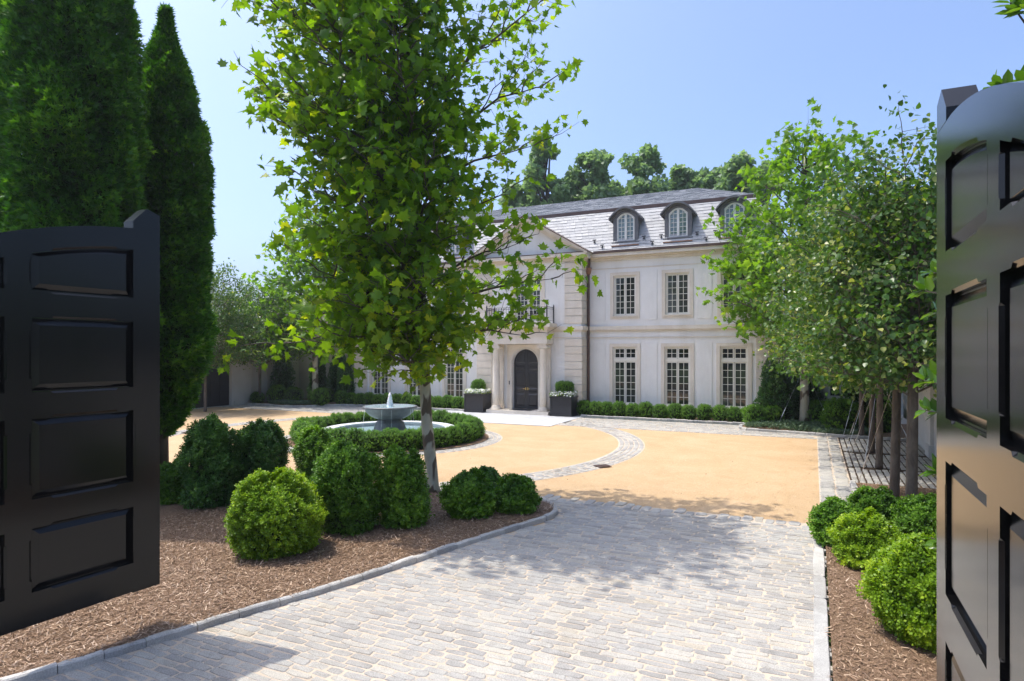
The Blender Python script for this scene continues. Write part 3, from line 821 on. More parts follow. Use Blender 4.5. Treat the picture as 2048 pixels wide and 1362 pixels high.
mb.box(B0[0]-o, B0[1]+o, B0[2]-o, B0[2]+.1, 8.14, 8.27); mb.box(B0[1]-.1, B0[1]+o, B0[2]+.102, B0[3]+o, 8.14, 8.27); mb.box(B0[0]-o, B0[0]+.1, B0[2]+.102, B0[3]+o, 8.14, 8.27)
part(mb, 'roof_edge_band', BRONZE)
mb = hb(); t = [(x, y, 8.275) for x, y, _ in b]
ups = [(t[0], t[1], HR[1], HR[0]), (t[1], t[2], HR[1], HR[1]), (t[2], t[3], HR[0], HR[1]), (t[3], t[0], HR[0], HR[0])]
mb.poly([t[0], t[1], HR[1], HR[0]]); mb.poly([t[1], t[2], HR[1]]); mb.poly([t[2], t[3], HR[0], HR[1]]); mb.poly([t[3], t[0], HR[0]])
up = part(mb, 'upper_roof', SLATE)
slates(t[0], t[1], HR[1], HR[0], 24, .28, .02).build('slate_course', SLATE, up)
slates(t[1], t[2], HR[1], HR[1], 24, .28, .02).build('slate_course', SLATE, up)
# dormers
def dormer(xc):
    w2 = .5; zf = 6.66; Y = YF+.07; zs = 7.72; rise = .26
    def top(k, xx): return zs+k+rise*(1-(xx/w2)**2)
    n = 14
    mb = hb()
    outl = [(xc-w2, zf), (xc+w2, zf)]+[(xc+w2-2*w2*i/n, top(0, w2-2*w2*i/n)) for i in range(n+1)]
    ww = .35
    def wtop(xx): return 7.70+.20*(1-(xx/ww)**2)
    wo = [(xc-ww, 6.80), (xc+ww, 6.80)]+[(xc+ww-2*ww*i/n, wtop(ww-2*ww*i/n)) for i in range(n+1)]
    wall_xz(mb, outl, [wo], Y, .08)
    mb.strip([(u, Y, v) for u, v in outl], [(u, Y+1.0, v) for u, v in outl])
    mb.box(xc-w2-.05, xc-w2+.12, Y-.04, Y+.25, zf-.02, zf+.12); mb.box(xc+w2-.12, xc+w2+.05, Y-.04, Y+.25, zf-.02, zf+.12)
    mb.box(xc-.40, xc+.40, Y-.05, Y+.02, 6.74, 6.797)
    d = part(mb, 'dormer', DORM)
    h = hb(); hw = w2+.13
    def ht(xx): return 7.70+.42*(1-(xx/hw)**2)
    la = [(xc-hw+2*hw*i/n, ht(-hw+2*hw*i/n)) for i in range(n+1)]
    lo = [(u, v-.075) for u, v in la]
    h.prism(la+lo[::-1], lambda u, v, dd: (u, dd, v), Y-.20, Y+1.1)
    l2 = [(xc+(u-xc)*.94, v-.076) for u, v in la]; l3 = [(u, v-.05) for u, v in l2]
    h.prism(l2+l3[::-1], lambda u, v, dd: (u, dd, v), Y-.10, Y+.5)
    h.build('hood', DORM, d)
    wn = hb(); fr = .055; yb = Y+.02
    wi = [(xc+(u-xc)*(ww-fr)/ww, max(6.80+fr, v-fr*(1 if v > 6.9 else 0))) for u, v in wo]
    wn.tess(wo, [wi], lambda u, v: (u, yb, v)); wn.strip([(u, yb, v) for u, v in wi], [(u, yb+.05, v) for u, v in wi])
    wn.box(xc-.045, xc+.045, yb-.01, yb+.05, 6.80+fr, 7.86)
    for s in (-1, 1):
        xm = xc+s*.17; wn.box(xm-.008, xm+.008, yb+.01, yb+.05, 6.85, wtop(.17)-.05)
    for k in range(1, 6):
        zz = 6.855+k*.168
        for s in (-1, 1):
            a, b_ = sorted((xc+s*.05, xc+s*(ww-fr))); wn.box(a, b_, yb+.012, yb+.048, zz-.008, zz+.008)
    wo_ = wn.build('window', WHITE, d)
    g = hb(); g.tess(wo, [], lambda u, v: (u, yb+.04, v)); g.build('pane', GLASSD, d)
    f = hb(); f.box(xc-w2-.04, xc+w2+.04, YF-.06, YF+.1, 6.60, 6.635); f.build('flashing', COPPER, d)
for x in WX: dormer(x+.01)
# snow guards
for row, (z, off) in enumerate(((6.86, 0), (6.62, .35))):
    x = PX1+.3+off
    while x < XR-.3:
        if min(abs(x-q) for q in WX[:3]) > .62:
            f_ = (z-E0[4])/(B0[4]-E0[4]); y = E0[2]+(B0[2]-E0[2])*f_-.03
            mb = hb(); mb.box(x-.075, x+.075, y-.045, y-.03, z+.05, z+.085); mb.box(x-.012, x+.012, y-.04, y+.03, z-.05, z+.05); mb.box(x-.05, x+.05, y-.03, y-.02, z-.03, z-.01)
            part(mb, 'snow_guard', IRON)
        x += .66
# downspout
mb = hb(); xd = PX1+.16; yd = YF-.09
mb.tube([(xd, YF-.2, 6.15), (xd, YF-.17, 6.0), (xd-.06, yd, 5.72), (xd-.06, yd, 3.5), (xd-.06, yd, .1)], .05, 10)
part(mb, 'downspout', BRONZE)
mb = hb(); mb.prism([(xd-.17, 5.82), (xd+.05, 5.82), (xd+.02, 5.62), (xd-.02, 5.55), (xd-.10, 5.55), (xd-.14, 5.62)], lambda u, v, d: (u, d, v), yd-.08, yd+.085)
part(mb, 'conductor_head', COPPER)

# ------------------------------------------------------------------ wings and outbuildings
def wing(name, label):
    o = empty(name, (0, 0, 0)); tag(o, label, 'building'); return o
gw = wing('garage_wing', 'low pale stucco garage wing with dark garage door left of the mansion')
mb = hb(); XG = -24.3
mb.tess([(16, -.05), (25, -.05), (25, 3.6), (16, 3.6)], [[(18.6, 0.02), (20.7, 0.02), (20.7, 2.5), (18.6, 2.5)], [(23.5, .85), (24.25, .85), (24.25, 2.3), (23.5, 2.3)]], lambda u, v: (XG, u, v))
for h_ in ([(18.6, 0.02), (20.7, 0.02), (20.7, 2.5), (18.6, 2.5)], [(23.5, .85), (24.25, .85), (24.25, 2.3), (23.5, 2.3)]):
    mb.strip([(XG, u, v) for u, v in h_], [(XG-.15, u, v) for u, v in h_])
wall_xz(mb, rect(XG, XL-.03, -.05, 3.6), [rect(-22.05, -21.2, .85, 2.3)], 25.0, .15)
mb.poly([(XG, 16, 3.6), (XG, 25, 3.6), (-29, 25, 3.6), (-29, 16, 3.6)]); mb.poly([(-29, 25.001, 3.59), (XL, 25.001, 3.59), (XL, 33, 3.59), (-29, 33, 3.59)])
mb.poly([(XG, 16, -.05), (XG, 16, 3.6), (-29, 16, 3.6), (-29, 16, -.05)])
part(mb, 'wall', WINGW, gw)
mb = hb(); mb.box(XG-.02, XG+.10, 15.9, 24.898, 2.95, 3.05); mb.box(XG-.02, XG+.17, 15.9, 24.83, 3.052, 3.2); mb.box(XG-.02, XG+.06, 15.9, 24.94, 3.5, 3.66)
mb.box(XG+.1, XL-.04, 24.90, 25.02, 2.95, 3.05); mb.box(XG+.17, XL-.04, 24.83, 25.02, 3.052, 3.2); mb.box(XG+.06, XL-.04, 24.94, 25.1, 3.5, 3.66)
mb.box(XG+.02, XL-.04, 24.975, 25.01, 2.48, 2.505)
part(mb, 'cornice', STONE, gw)
mb = hb(); mb.box(XG-.14, XG-.10, 18.6, 20.7, .02, 2.5)
for k in range(4): mb.box(XG-.10, XG-.085, 18.68+k*.5, 19.10+k*.5, .15, 2.35)
part(mb, 'garage_door', DARKDOOR, gw)
mb = hb()
for yy in (20.71, 18.45): q = hb(); q.box(XG-.05, XG+.05, yy, yy+.14, .0, 2.7); part(q, 'door_jamb', WINGW, gw)
for yy in (21.9, 22.9): q = hb(); q.box(XG-.01, XG+.015, yy, yy+.02, .25, 2.7); part(q, 'panel_strip', WINGW, gw)
mb.box(XG-.01, XG+.03, 20.9, 23.4, .0, .22)
part(mb, 'plinth', WINGW, gw)
def simple_win(parent, x0, x1, z0, z1, Y):
    return casement((x0+x1)/2, z0, z1, x1-x0, Y, 5, None, 2, name='window', parent=parent)
simple_win(gw, -22.05, -21.2, .85, 2.3, 25.0)
# window in the garage's side wall
mb = hb(); a, b_, z0, z1 = 23.5, 24.25, .85, 2.3
for (p, q, r, s) in ((a, a+.06, z0, z1), (b_-.06, b_, z0, z1), (a+.06, b_-.06, z0, z0+.06), (a+.06, b_-.06, z1-.06, z1), ((a+b_)/2-.03, (a+b_)/2+.03, z0+.06, z1-.06)):
    mb.box(XG-.09, XG-.03, p, q, r, s)
for k in range(1, 5):
    zz = z0+(z1-z0)*k/5; mb.box(XG-.08, XG-.05, a+.06, (a+b_)/2-.03, zz-.01, zz+.01); mb.box(XG-.08, XG-.05, (a+b_)/2+.03, b_-.06, zz-.01, zz+.01)
wn = part(mb, 'window', CREAM, gw)
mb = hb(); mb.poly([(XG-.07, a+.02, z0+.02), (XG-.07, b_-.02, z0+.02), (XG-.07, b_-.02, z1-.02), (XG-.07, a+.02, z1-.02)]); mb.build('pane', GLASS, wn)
mb = hb(); mb.box(XG-.01, XG+.03, a-.12, a-.001, z0-.1, z1+.12); mb.box(XG-.01, XG+.03, b_+.001, b_+.12, z0-.1, z1+.12); mb.box(XG-.01, XG+.03, a, b_, z1+.001, z1+.12); mb.box(XG-.02, XG+.07, a, b_, z0-.1, z0-.002); mb.build('surround', STONE, wn)

rw = wing('service_wing', 'low grey stucco wing set back behind the right-hand trees')
mb = hb(); wall_xz(mb, rect(XR+.035, 9, -.05, 3.6), [rect(.45, 1.3, .85, 2.3)], 25.0, .15); mb.poly([(XR+.03, 25, 3.6), (9, 25, 3.6), (9, 33, 3.6), (XR+.03, 33, 3.6)])
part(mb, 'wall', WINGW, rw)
mb = hb(); mb.box(XR+.04, 9, 24.83, 25.02, 3.05, 3.2); mb.box(XR+.04, 9, 24.94, 25.1, 3.5, 3.66); mb.box(XR+.04, 9, 24.95, 25.02, .0, .35); part(mb, 'cornice', STONE, rw)
simple_win(rw, .45, 1.3, .85, 2.3, 25.0)

ob = wing('brick_outbuilding', 'tan brick outbuilding with dark gutter rising behind the garage wing')
mb = hb(); mb.box(-36, -27.3, 33.2, 42, -.05, 6.15); part(mb, 'wall', BRICK, ob)
mb = hb(); mb.box(-36.2, -27.1, 33.0, 42.2, 6.152, 6.33); part(mb, 'gutter', DORM, ob)
mb = hb(); mb.poly([(-36.2, 33, 6.335), (-27.1, 33, 6.335), (-29, 37.5, 7.4), (-34, 37.5, 7.4)]); mb.poly([(-27.1, 33, 6.335), (-27.1, 42.2, 6.335), (-29, 37.5, 7.4)]); mb.poly([(-36.2, 42.2, 6.335), (-36.2, 33, 6.335), (-34, 37.5, 7.4)]); mb.poly([(-27.1, 42.2, 6.335), (-36.2, 42.2, 6.335), (-34, 37.5, 7.4), (-29, 37.5, 7.4)]); part(mb, 'roof', SLATE, ob)

fw = empty('garden_wall', (2.5, 14, 0)); tag(fw, 'pale grey panelled garden wall with pilasters behind the linden trunks', 'wall')
mb = hb(); mb.box(2.55, 2.75, -1.5, 20.9, -.05, 2.25); part(mb, 'wall', FENCEW, fw)
mb = hb(); mb.box(2.44, 2.86, -1.5, 21.0, 2.252, 2.36); part(mb, 'coping', FENCEW, fw)
yy = 8.6
while yy < 21:
    mb = hb(); mb.box(2.47, 2.549, yy, yy+.42, .30, 2.25); mb.box(2.43, 2.549, yy-.05, yy+.47, 0, .298)
    part(mb, 'pilaster', FENCEW, fw)
    mb = hb(); mb.box(2.525, 2.549, yy+.62, yy+2.45, .45, 2.1); part(mb, 'panel', FENCEW, fw)
    yy += 3.0

# ------------------------------------------------------------------ gates
def gate_leaf(name, label, origin, ddir, face):
    """s runs from the meeting stile towards the hinge; face = outward normal the visitor sees"""
    g = empty(name, (origin[0], origin[1], 0)); tag(g, label, 'gate')
    d = Vector((ddir[0], ddir[1], 0)).normalized(); n = Vector((face[0], face[1], 0)).normalized()
    def at(s, z, dep): v = d*s-n*dep; return (v.x, v.y, z)
    LN = 3.16; TH = .085
    def top(s): return 3.58-.14*s*s if s < 1.9 else 3.58-.14*1.9**2-.532*(s-1.9)*.55
    cols = [(.235, 1.01), (1.185, 1.96), (2.135, 2.91)]
    rows = [(.66, 1.15), (1.37, 1.99), (2.19, 2.76), (2.965, None)]
    ns = 24
    outer = [(0, .41), (LN, .41)]+[(LN-(LN)*i/ns, top(LN-LN*i/ns)) for i in range(ns+1)]
    holes = []; inner = []
    for a, b_ in cols:
        for z0, z1 in rows:
            def pt(u, v):        # bilinear with arched head
                zt = z1 if z1 else top(a+(b_-a)*u)-.185
                return (a+(b_-a)*u, z0+(zt-z0)*v)
            e_ = .17; c = .016; w_ = b_-a
            zt_ = (z1 or top((a+b_)/2)-.185); h_ = zt_-z0
            fo = []; fi = []
            def add(u, v, du, dv):
                x, z = pt(u, v); fi.append((x, z)); fo.append((x+du, z+dv))
            us = (0, e_, e_+.02, .5, 1-e_-.02, 1-e_, 1)
            for k, u in enumerate(us): add(u, 0, 0, -c if 2 <= k <= 4 else 0)
            for v, on in ((e_, 0), (e_+.02, 1), (1-e_-.02, 1), (1-e_, 0), (1, 0)): add(1, v, c*on, 0)
            ut = us[::-1] if z1 else [1, 1-e_, 1-e_-.02]+[1-e_-.02-(1-2*e_-.04)*i/10 for i in range(1, 10)]+[e_+.02, e_, 0]
            for k, u in list(enumerate(ut))[1:]: add(u, 1, 0, c if (e_+.01 < u < 1-e_-.01) else 0)
            for v, on in ((1-e_, 0), (1-e_-.02, 1), (e_+.02, 1), (e_, 0)): add(0, v, -c*on, 0)
            holes.append(fo); inner.append((fi, (a, b_, z0, z1)))
    mb = MB()
    xs = [0]+[(cols[i][1]+cols[i+1][0])/2 for i in range(2)]+[LN]
    zs_ = [.41]+[(rows[i][1]+rows[i+1][0])/2 for i in range(3)]+[None]
    for ci in range(3):
        for ri in range(4):
            fo, (fi, (a, b_, z0, z1)) = holes[ci*4+ri], inner[ci*4+ri]
            xa, xb, za, zb = xs[ci], xs[ci+1], zs_[ri], zs_[ri+1]
            for lp, dep in ((fo, 0), (fi, TH)):
                out = []
                for (u, v), (u0, v0) in zip(lp, fi):
                    zt = z1 if z1 else top(u0)-.185
                    lft, rgt, bot, tp = abs(u0-a) < 1e-6, abs(u0-b_) < 1e-6, abs(v0-z0) < 1e-6, abs(v0-zt) < 1e-6
                    U = xa if lft else xb if rgt else u
                    out.append((U, za if bot else ((zb if zb else top(U)) if tp else v)))
                mb.strip([at(u, v, dep) for u, v in lp], [at(u, v, dep) for u, v in out])
    mb.strip([at(u, v, 0) for u, v in outer], [at(u, v, TH) for u, v in outer])
    for fo, (fi, _) in zip(holes, inner):
        mb.strip([at(u, v, 0) for u, v in fo], [at(u, v, .014) for u, v in fi])
        mb.strip([at(u, v, .014) for u, v in fi], [at(u, v, TH) for u, v in fi])
    mb.build('frame', GATE, g)
    for fi, (a, b_, z0, z1) in inner:
        cxm = (a+b_)/2; zs = [v for _, v in fi]; cz = (min(zs)+max(zs))/2; hw = (b_-a)/2; hh = (max(zs)-min(zs))/2
        def inset(k): return [(cxm+(u-cxm)*(1-k/hw), cz+(v-cz)*(1-k/hh)) for u, v in fi]
        p = MB(); o0 = inset(.002); o1 = inset(.012); o2 = inset(.058)
        p.strip([at(u, v, .036) for u, v in o0], [at(u, v, .036) for u, v in o1]); p.strip([at(u, v, .036) for u, v in o1], [at(u, v, .014) for u, v in o2])
        p.tess(o2, [], lambda u, v: at(u, v, .014))
        p.tess(o0, [], lambda u, v: at(u, v, .075))
        p.build('panel', GATE, g)
    st = MB()
    prof = [(-.004, .40), (.236, .40), (.236, 3.64), (.115, 3.765), (-.004, 3.725)]
    st.prism(prof, lambda u, v, dd: at(u, v, dd), .002, TH+.055)
    st.build('meeting_stile', GATE, g)
    return g
gate_leaf('gate', 'black panelled timber gate leaf standing open on the left, dark in shade', (-5.33, 3.77), (-.046, -.999), (1, -.046))
gate_leaf('gate', 'black panelled timber gate leaf open at the right edge, glossy with orange reflections', (.555, 3.76), (0, -1), (-1, 0))

# ------------------------------------------------------------------ fountain
fo = empty('fountain', (FC[0], FC[1], 0)); tag(fo, 'grey granite fountain with wide bowl on flared pedestal in a round basin', 'fountain')
mb = MB(); mb.lathe([(1.86, -.02), (1.86, .20), (1.90, .20), (1.90, .30), (1.58, .30), (1.58, .27), (1.62, .27), (1.62, .05), (.2, .05)], seg=72); mb.build('basin', FOUNTL, fo)
mb = MB(); mb.lathe([(1.615, .10), (1.615, .19), (.1, .192)], seg=64); mb.build('basin_water', WATER, fo)
mb = MB(); mb.lathe([(.50, .10), (.50, .20), (.47, .24), (.44, .34), (.40, .45), (.395, .47), (.36, .49), (.36, .52), (.33, .54), (.33, .58)], seg=64)
mb.build('pedestal', FOUNT, fo, True)
mb = MB(); mb.lathe([(.33, .56), (.42, .585), (.56, .66), (.68, .77), (.735, .865), (.77, .875), (.785, .90), (.77, .928), (.735, .935), (.70, .92), (.62, .88), (.1, .86)], seg=64)
mb.build('bowl', FOUNT, fo, True)
mb = MB(); mb.lathe([(.70, .90), (.715, .9255), (.05, .927)], seg=56); mb.build('bowl_water', WATER, fo)
mb = MB(); prof = []
for i in range(15):
    f_ = i/14; prof.append((.085*(1-f_)**.55*(1+.18*math.sin(i*2.3))+.006, .90+.42*f_))
mb.lathe(prof, seg=18)
for i, v in enumerate(mb.v): mb.v[i] = (v[0]*random.uniform(.8, 1.2), v[1]*random.uniform(.8, 1.2), v[2]+random.uniform(-.012, .012))
mb.build('water_jet', FOAM, fo, True)
mb = MB()
for k in range(7):
    a = random.uniform(0, 2*PI); r_ = .785
    pts = [(r_*math.cos(a), r_*math.sin(a), .88)]
    for q in range(1, 5): pts.append(((r_+.02*q)*math.cos(a), (r_+.02*q)*math.sin(a), .88-.17*q+random.uniform(-.02, .02)))
    mb.tube(pts, [.0022, .002, .0018, .0015, .001], 4)
mb.build('falling_water', FOAM, fo)

# ------------------------------------------------------------------ planters, drains, pot
def planter(x, y, label, box_label):
    o = empty('planter_box', (x, y, 0)); tag(o, label, 'planter', None)
    s = .42; mb = MB()
    mb.box(-s, s, -s, s, .08, .72)
    for a in (-1, 1):
        for b_ in (-1, 1): mb.box(a*s-.05 if a > 0 else -s-.015, s+.015 if a > 0 else -s+.05, b_*s-.05 if b_ > 0 else -s-.015, s+.015 if b_ > 0 else -s+.05, .02, .722)
    mb.build('box', DARKDOOR, o)
    mb = MB(); mb.box(-s-.035, s+.035, -s-.035, s+.035, .723, .77); mb.build('rim', DARKDOOR, o)
    mb = MB(); mb.box(-s-.03, s+.03, -s-.03, s+.03, .03, .079); mb.build('plinth', DARKDOOR, o)
    return o
PL = [(-8.74, 23.12-.02), (-12.72, 22.98)]
PL = [(-8.72, 22.98), (-12.52, 22.98)]
planter(*PL[0], 'black square planter box right of the entrance columns', '')
planter(*PL[1], 'black square planter box left of the entrance columns', '')
def drain(x, y, ang, label):
    o = empty('drain_grate', (x, y, .02), ang); tag(o, label, 'drain')
    mb = MB(); mb.box(-.16, .16, -.12, -.10, 0, .012); mb.box(-.16, .16, .10, .12, 0, .012); mb.box(-.16, -.14, -.1, .1, 0, .012); mb.box(.14, .16, -.1, .1, 0, .012)
    for i in range(7): mb.box(-.12+i*.04-.012, -.12+i*.04+.008, -.1, .1, .001, .010)
    mb.build('grille', BRONZE, o)
    mb = MB(); mb.poly([(-.14, -.1, .0005), (.14, -.1, .0005), (.14, .1, .0005), (-.14, .1, .0005)]); mb.build('sump', IRON, o)
drain(-4.12, 13.17, R(52), 'dark iron drain grate in the near side of the cobble ring')
drain(-17.3, 13.15, R(-65), 'dark iron drain grate in the far left side of the cobble ring')
mb = MB(); mb.lathe([(.28, 0), (.36, .05), (.5, .25), (.56, .5), (.53, .68), (.56, .72), (.56, .78), (.48, .78), (.46, .70)], (0, 0, 0), 36)
po = mb.build('stone_pot', POT, None, True); po.location = (-19.75, 13.71, 0); tag(po, 'round grey stone pot on the gravel behind the left gate leaf', 'pot')

# ------------------------------------------------------------------ shrubs
def bush_mesh(seed, rx, ry, h, shape, n, size, amp, clump=3.2, tmpl=SHOOT, mat=BOXLEAF, up=.55, bias=0.0, shag=.10):
    """leaf tufts over a bumpy body; shape(t)->radius factor for height fraction t"""
    r = np.random.default_rng(seed)
    t = r.random(n)**.85; a = r.random(n)*2*PI
    # cap samples
    cap = r.random(n) < .22; t = np.where(cap, 1-.28*r.random(n)**2, t)
    rad = np.array([shape(x) for x in t])
    cap2 = r.random(n)
    D = np.c_[np.cos(a), np.sin(a), t*2]
    bump = lump(D, seed+1, clump)*amp*1.5+lump(D, seed+9, 8.5, 2)*amp*.55
    k = 1+bump+r.uniform(-shag*1.2, shag*.55, n)
    P = np.c_[np.cos(a)*rad*rx*k, np.sin(a)*rad*ry*k, t*h*(1+bump*.5)]
    e_ = 1e-3
    dr = np.array([(shape(min(1, x+.02))-shape(max(0, x-.02)))/.04 for x in t])
    nz = -dr*(rx/h)
    O = unit(np.c_[np.cos(a), np.sin(a), np.clip(nz, -1.5, 6)])
    T = O+rdir(n)*.65+np.array([0, 0, up+.15])
    Nn = O*.5+rdir(n)*.8
    tone = np.clip(.42+bump*.6+lump(D, seed+17, 1.6, 2)*.35+r.normal(0, .19, n)+bias, 0, 1)
    P = P-unit(T)*size*.5
    return leaves('leaves', P, T, Nn, size*r.uniform(.7, 1.25, n), tone, tmpl, mat)
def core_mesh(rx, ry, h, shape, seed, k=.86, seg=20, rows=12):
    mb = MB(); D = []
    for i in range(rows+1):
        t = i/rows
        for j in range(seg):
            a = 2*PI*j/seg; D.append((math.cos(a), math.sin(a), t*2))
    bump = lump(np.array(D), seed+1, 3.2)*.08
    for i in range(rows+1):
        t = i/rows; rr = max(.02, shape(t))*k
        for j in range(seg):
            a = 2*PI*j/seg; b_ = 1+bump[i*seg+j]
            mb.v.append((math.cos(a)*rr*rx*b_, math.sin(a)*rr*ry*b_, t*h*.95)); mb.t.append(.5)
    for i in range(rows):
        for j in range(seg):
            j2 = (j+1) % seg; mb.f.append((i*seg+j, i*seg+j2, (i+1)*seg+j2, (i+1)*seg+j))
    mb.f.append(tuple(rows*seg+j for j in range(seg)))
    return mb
ball = lambda t: max(.05, math.sqrt(max(0, 1-(abs(t-.46)/.56)**2.3))) 
dome = lambda t: max(.06, (1-max(0, (t-.30)/.72)**2.2)**.5*(.80+.20*min(1, t/.22)))
cone = lambda t: max(.06, (1-max(0, (t-.35)/.67)**2.0)**.5*(.80+.2*min(1, t/.2))*(1-.10*t))
colm = lambda t: max(.06, (1-max(0, (t-.55)/.47)**2.4)**.5*(.82+.18*min(1, t/.15)))
def bush(label, x, y, rx, h, shape, n, size, mat, seed, amp=.10, group=None, name='boxwood', bias=0.0, ry=None, z=.04, cat='bush', shag=.10, clump=3.2, tmpl=SHOOT):
    o = empty(name, (x, y, z)); tag(o, label, cat, group)
    me = bush_mesh(seed, rx, ry or rx, h, shape, n, size, amp, mat=mat, bias=bias, shag=shag, clump=clump, tmpl=tmpl)
    link(bpy.data.objects.new('foliage', me), o)
    core_mesh(rx, ry or rx, h, shape, seed).build('shaded_core', CORE, o)
    return o
def px(x, y, z=0.0):      # ground position seen at this place in the survey of the photograph
    f_ = 1262.; Z = f_*(2.5-z)/(y-703); a = (x-1024)/f_; c, s = math.cos(R(25.54)), math.sin(R(25.54))
    return Z*(a*c-s), Z*(a*s+c), Z
FRONT = [
 ('small bright boxwood half hidden by the left gate leaf', 343, 1003, 40, 88, ball, BOXLEAF, .12, 9000),
 ('tall dark shaggy upright boxwood nearest the left gate leaf', 424, 1000, 58, 196, colm, BOXSHADED, -.05, 15000),
 ('dark upright boxwood behind the round bright boxwood', 522, 985, 60, 166, colm, BOXSHADED, .05, 15000),
 ('boxwood column just in front of the fountain hedge', 632, 952, 45, 112, colm, BOXLEAF, .10, 12000),
 ('tall broad boxwood column right of the round bright boxwood', 697, 1052, 68, 196, colm, BOXLEAF, .08, 16000),
 ('tall slim boxwood column touching the sycamore trunk', 808, 1042, 54, 172, colm, BOXLEAF, .06, 14000),
 ('large round yellow-green boxwood foremost in the left bed', 552, 1095, 102, 180, ball, BOXBRIGHT, .0, 17000),
 ('round green boxwood larger of the pair by the kerb nose', 941, 1028, 55, 92, dome, BOXLEAF, -.02, 12000),
 ('small boxwood peeping out behind the pair by the kerb nose', 977, 992, 34, 60, dome, BOXSHADED, .05, 7000),
 ('round green boxwood closest to the rounded kerb nose', 1035, 1022, 46, 74, dome, BOXLEAF, -.08, 10000),
 ('olive green spreading boxwood beside the granite edging, right bed', 1670, 1080, 46, 92, dome, BOXLEAF, .08, 11000),
 ('boxwood in the right bed below the leaning linden trunks', 1748, 1040, 55, 70, dome, BOXLEAF, .0, 10000),
 ('bright yellow-green boxwood mound in the middle of the right bed', 1742, 1122, 76, 110, dome, BOXBRIGHT, -.05, 15000),
 ('largest bright boxwood against the right gate leaf', 1865, 1255, 124, 225, ball, BOXBRIGHT, -.08, 20000),
 ('boxwood between the bright mound and the right gate leaf', 1858, 1072, 62, 92, dome, BOXLEAF, .1, 10000)]
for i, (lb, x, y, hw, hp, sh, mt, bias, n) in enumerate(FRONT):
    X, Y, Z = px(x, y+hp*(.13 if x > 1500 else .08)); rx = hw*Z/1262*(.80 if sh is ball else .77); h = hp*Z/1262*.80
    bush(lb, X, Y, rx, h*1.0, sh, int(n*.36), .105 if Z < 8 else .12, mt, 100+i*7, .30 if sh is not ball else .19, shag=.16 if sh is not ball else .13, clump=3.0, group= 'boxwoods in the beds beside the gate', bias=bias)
# clipped balls: shared meshes, copied
def proto(seed, mat, n=620, size=.085):
    o = empty('boxwood_ball'); link(bpy.data.objects.new('foliage', bush_mesh(seed, .29, .29, .52, ball, n, size, .07, mat=mat)), o)
    core_mesh(.29, .29, .52, ball, seed).build('shaded_core', CORE, o); return o
protos = [proto(501, BOXLEAF), proto(502, BOXLEAF), proto(503, BOXLEAF)]
first = [True]*3
def place(x, y, s, label, group, k=None, z=.04):
    k = random.randrange(3) if k is None else k
    if first[k]: o = protos[k]; first[k] = False
    else: o = copy_tree(protos[k])
    o.location = (x, y, z); o.scale = (s*random.uniform(.95, 1.06), s*random.uniform(.95, 1.06), s*random.uniform(.93, 1.06)); o.rotation_euler = (0, 0, random.uniform(0, 6.28))
    tag(o, label, 'bush', group); return o
HX = []
for pxx in (1168.6, 1193, 1215, 1240, 1265, 1292, 1321, 1350, 1378, 1409, 1440, 1469.5, 1495):
    a = (pxx-1024)/1262; c, s = math.cos(R(25.54)), math.sin(R(25.54)); HX.append(23.28*(a*c-s)/(a*s+c))
for x in HX: place(x, 23.28, 1.0, 'clipped boxwood ball in the row under the windows right of the entrance', 'boxwood row right of the entrance')
x = -13.15
while x > -19.9:
    place(x, 23.3, 1.0, 'clipped boxwood ball in the row under the windows left of the entrance', 'boxwood row left of the entrance'); x -= .525
nb = 34
for i in range(nb):
    a = 2*PI*i/nb; place(FC[0]+2.42*math.cos(a), FC[1]+2.42*math.sin(a), random.uniform(.92, 1.06), 'low boxwood ball in the ring hedge around the fountain', 'boxwood ring around the fountain', z=.02)
# corner beds
for (X, Y, s, lb) in ((-1.75, 22.35, 1.25, 'boxwood mound at the kerb bend near the right corner of the mansion'), (-1.25, 22.75, 1.25, 'boxwood mound under the tall holly at the mansion corner'),
                      (.75, 21.9, 1.75, 'big rounded boxwood on the juniper carpet behind the lindens'), (1.9, 22.3, 1.5, 'boxwood at the garden wall end behind the lindens'),
                      (.2, 23.3, 1.6, 'dark boxwood behind the right sycamore trunk'),
                      (-20.35, 22.25, 1.35, 'rounded boxwood beside the left sycamore trunk'), (-19.9, 23.2, 1.1, 'boxwood at the left quoin of the mansion'),
                      (-22.6, 22.9, 1.4, 'boxwood under the left sycamore near the garage wing'), (-21.9, 23.6, 1.2, 'boxwood behind the left sycamore trunk'),
                      (-23.2, 22.4, 1.45, 'boxwood next to the linden before the garage wing'), (-21.2, 23.7, 1.2, 'boxwood below the garage wing window'), (-23.9, 21.9, 1.0, 'smallest boxwood by the garage wall')):
    place(X, Y, s, lb, 'boxwoods in the corner beds')
holly = lambda t: max(.06, (1-max(0, (t-.25)/.77)**1.7)**.6*(.75+.25*min(1, t/.15)))
for i, (X, Y, rx, h, lb) in enumerate(((-1.15, 23.5, .62, 1.95, 'tall dark holly at the right corner of the mansion'), (-.25, 24.2, .6, 1.7, 'dark holly behind the right sycamore trunk'),
                          (1.6, 23.6, .7, 2.0, 'dark holly in deep shade behind the linden trunks'),
                          (-20.25, 23.9, .42, 2.0, 'dark conical holly nearest the left quoin of the mansion'), (-21.1, 24.3, .48, 2.05, 'dark conical holly in front of the garage wing window'),
                          (-22.45, 24.4, .45, 2.0, 'glossy dark holly right behind the left sycamore trunk'), (-23.7, 23.3, .5, 2.1, 'dark holly beside the linden at the garage wing'),)):
    bush(lb, X, Y, rx, h, holly, 5200, .10, HOLLY, 700+i*5, .30, 'hollies in the corner beds', 'holly', cat='shrub', tmpl=OVAL, shag=.16)
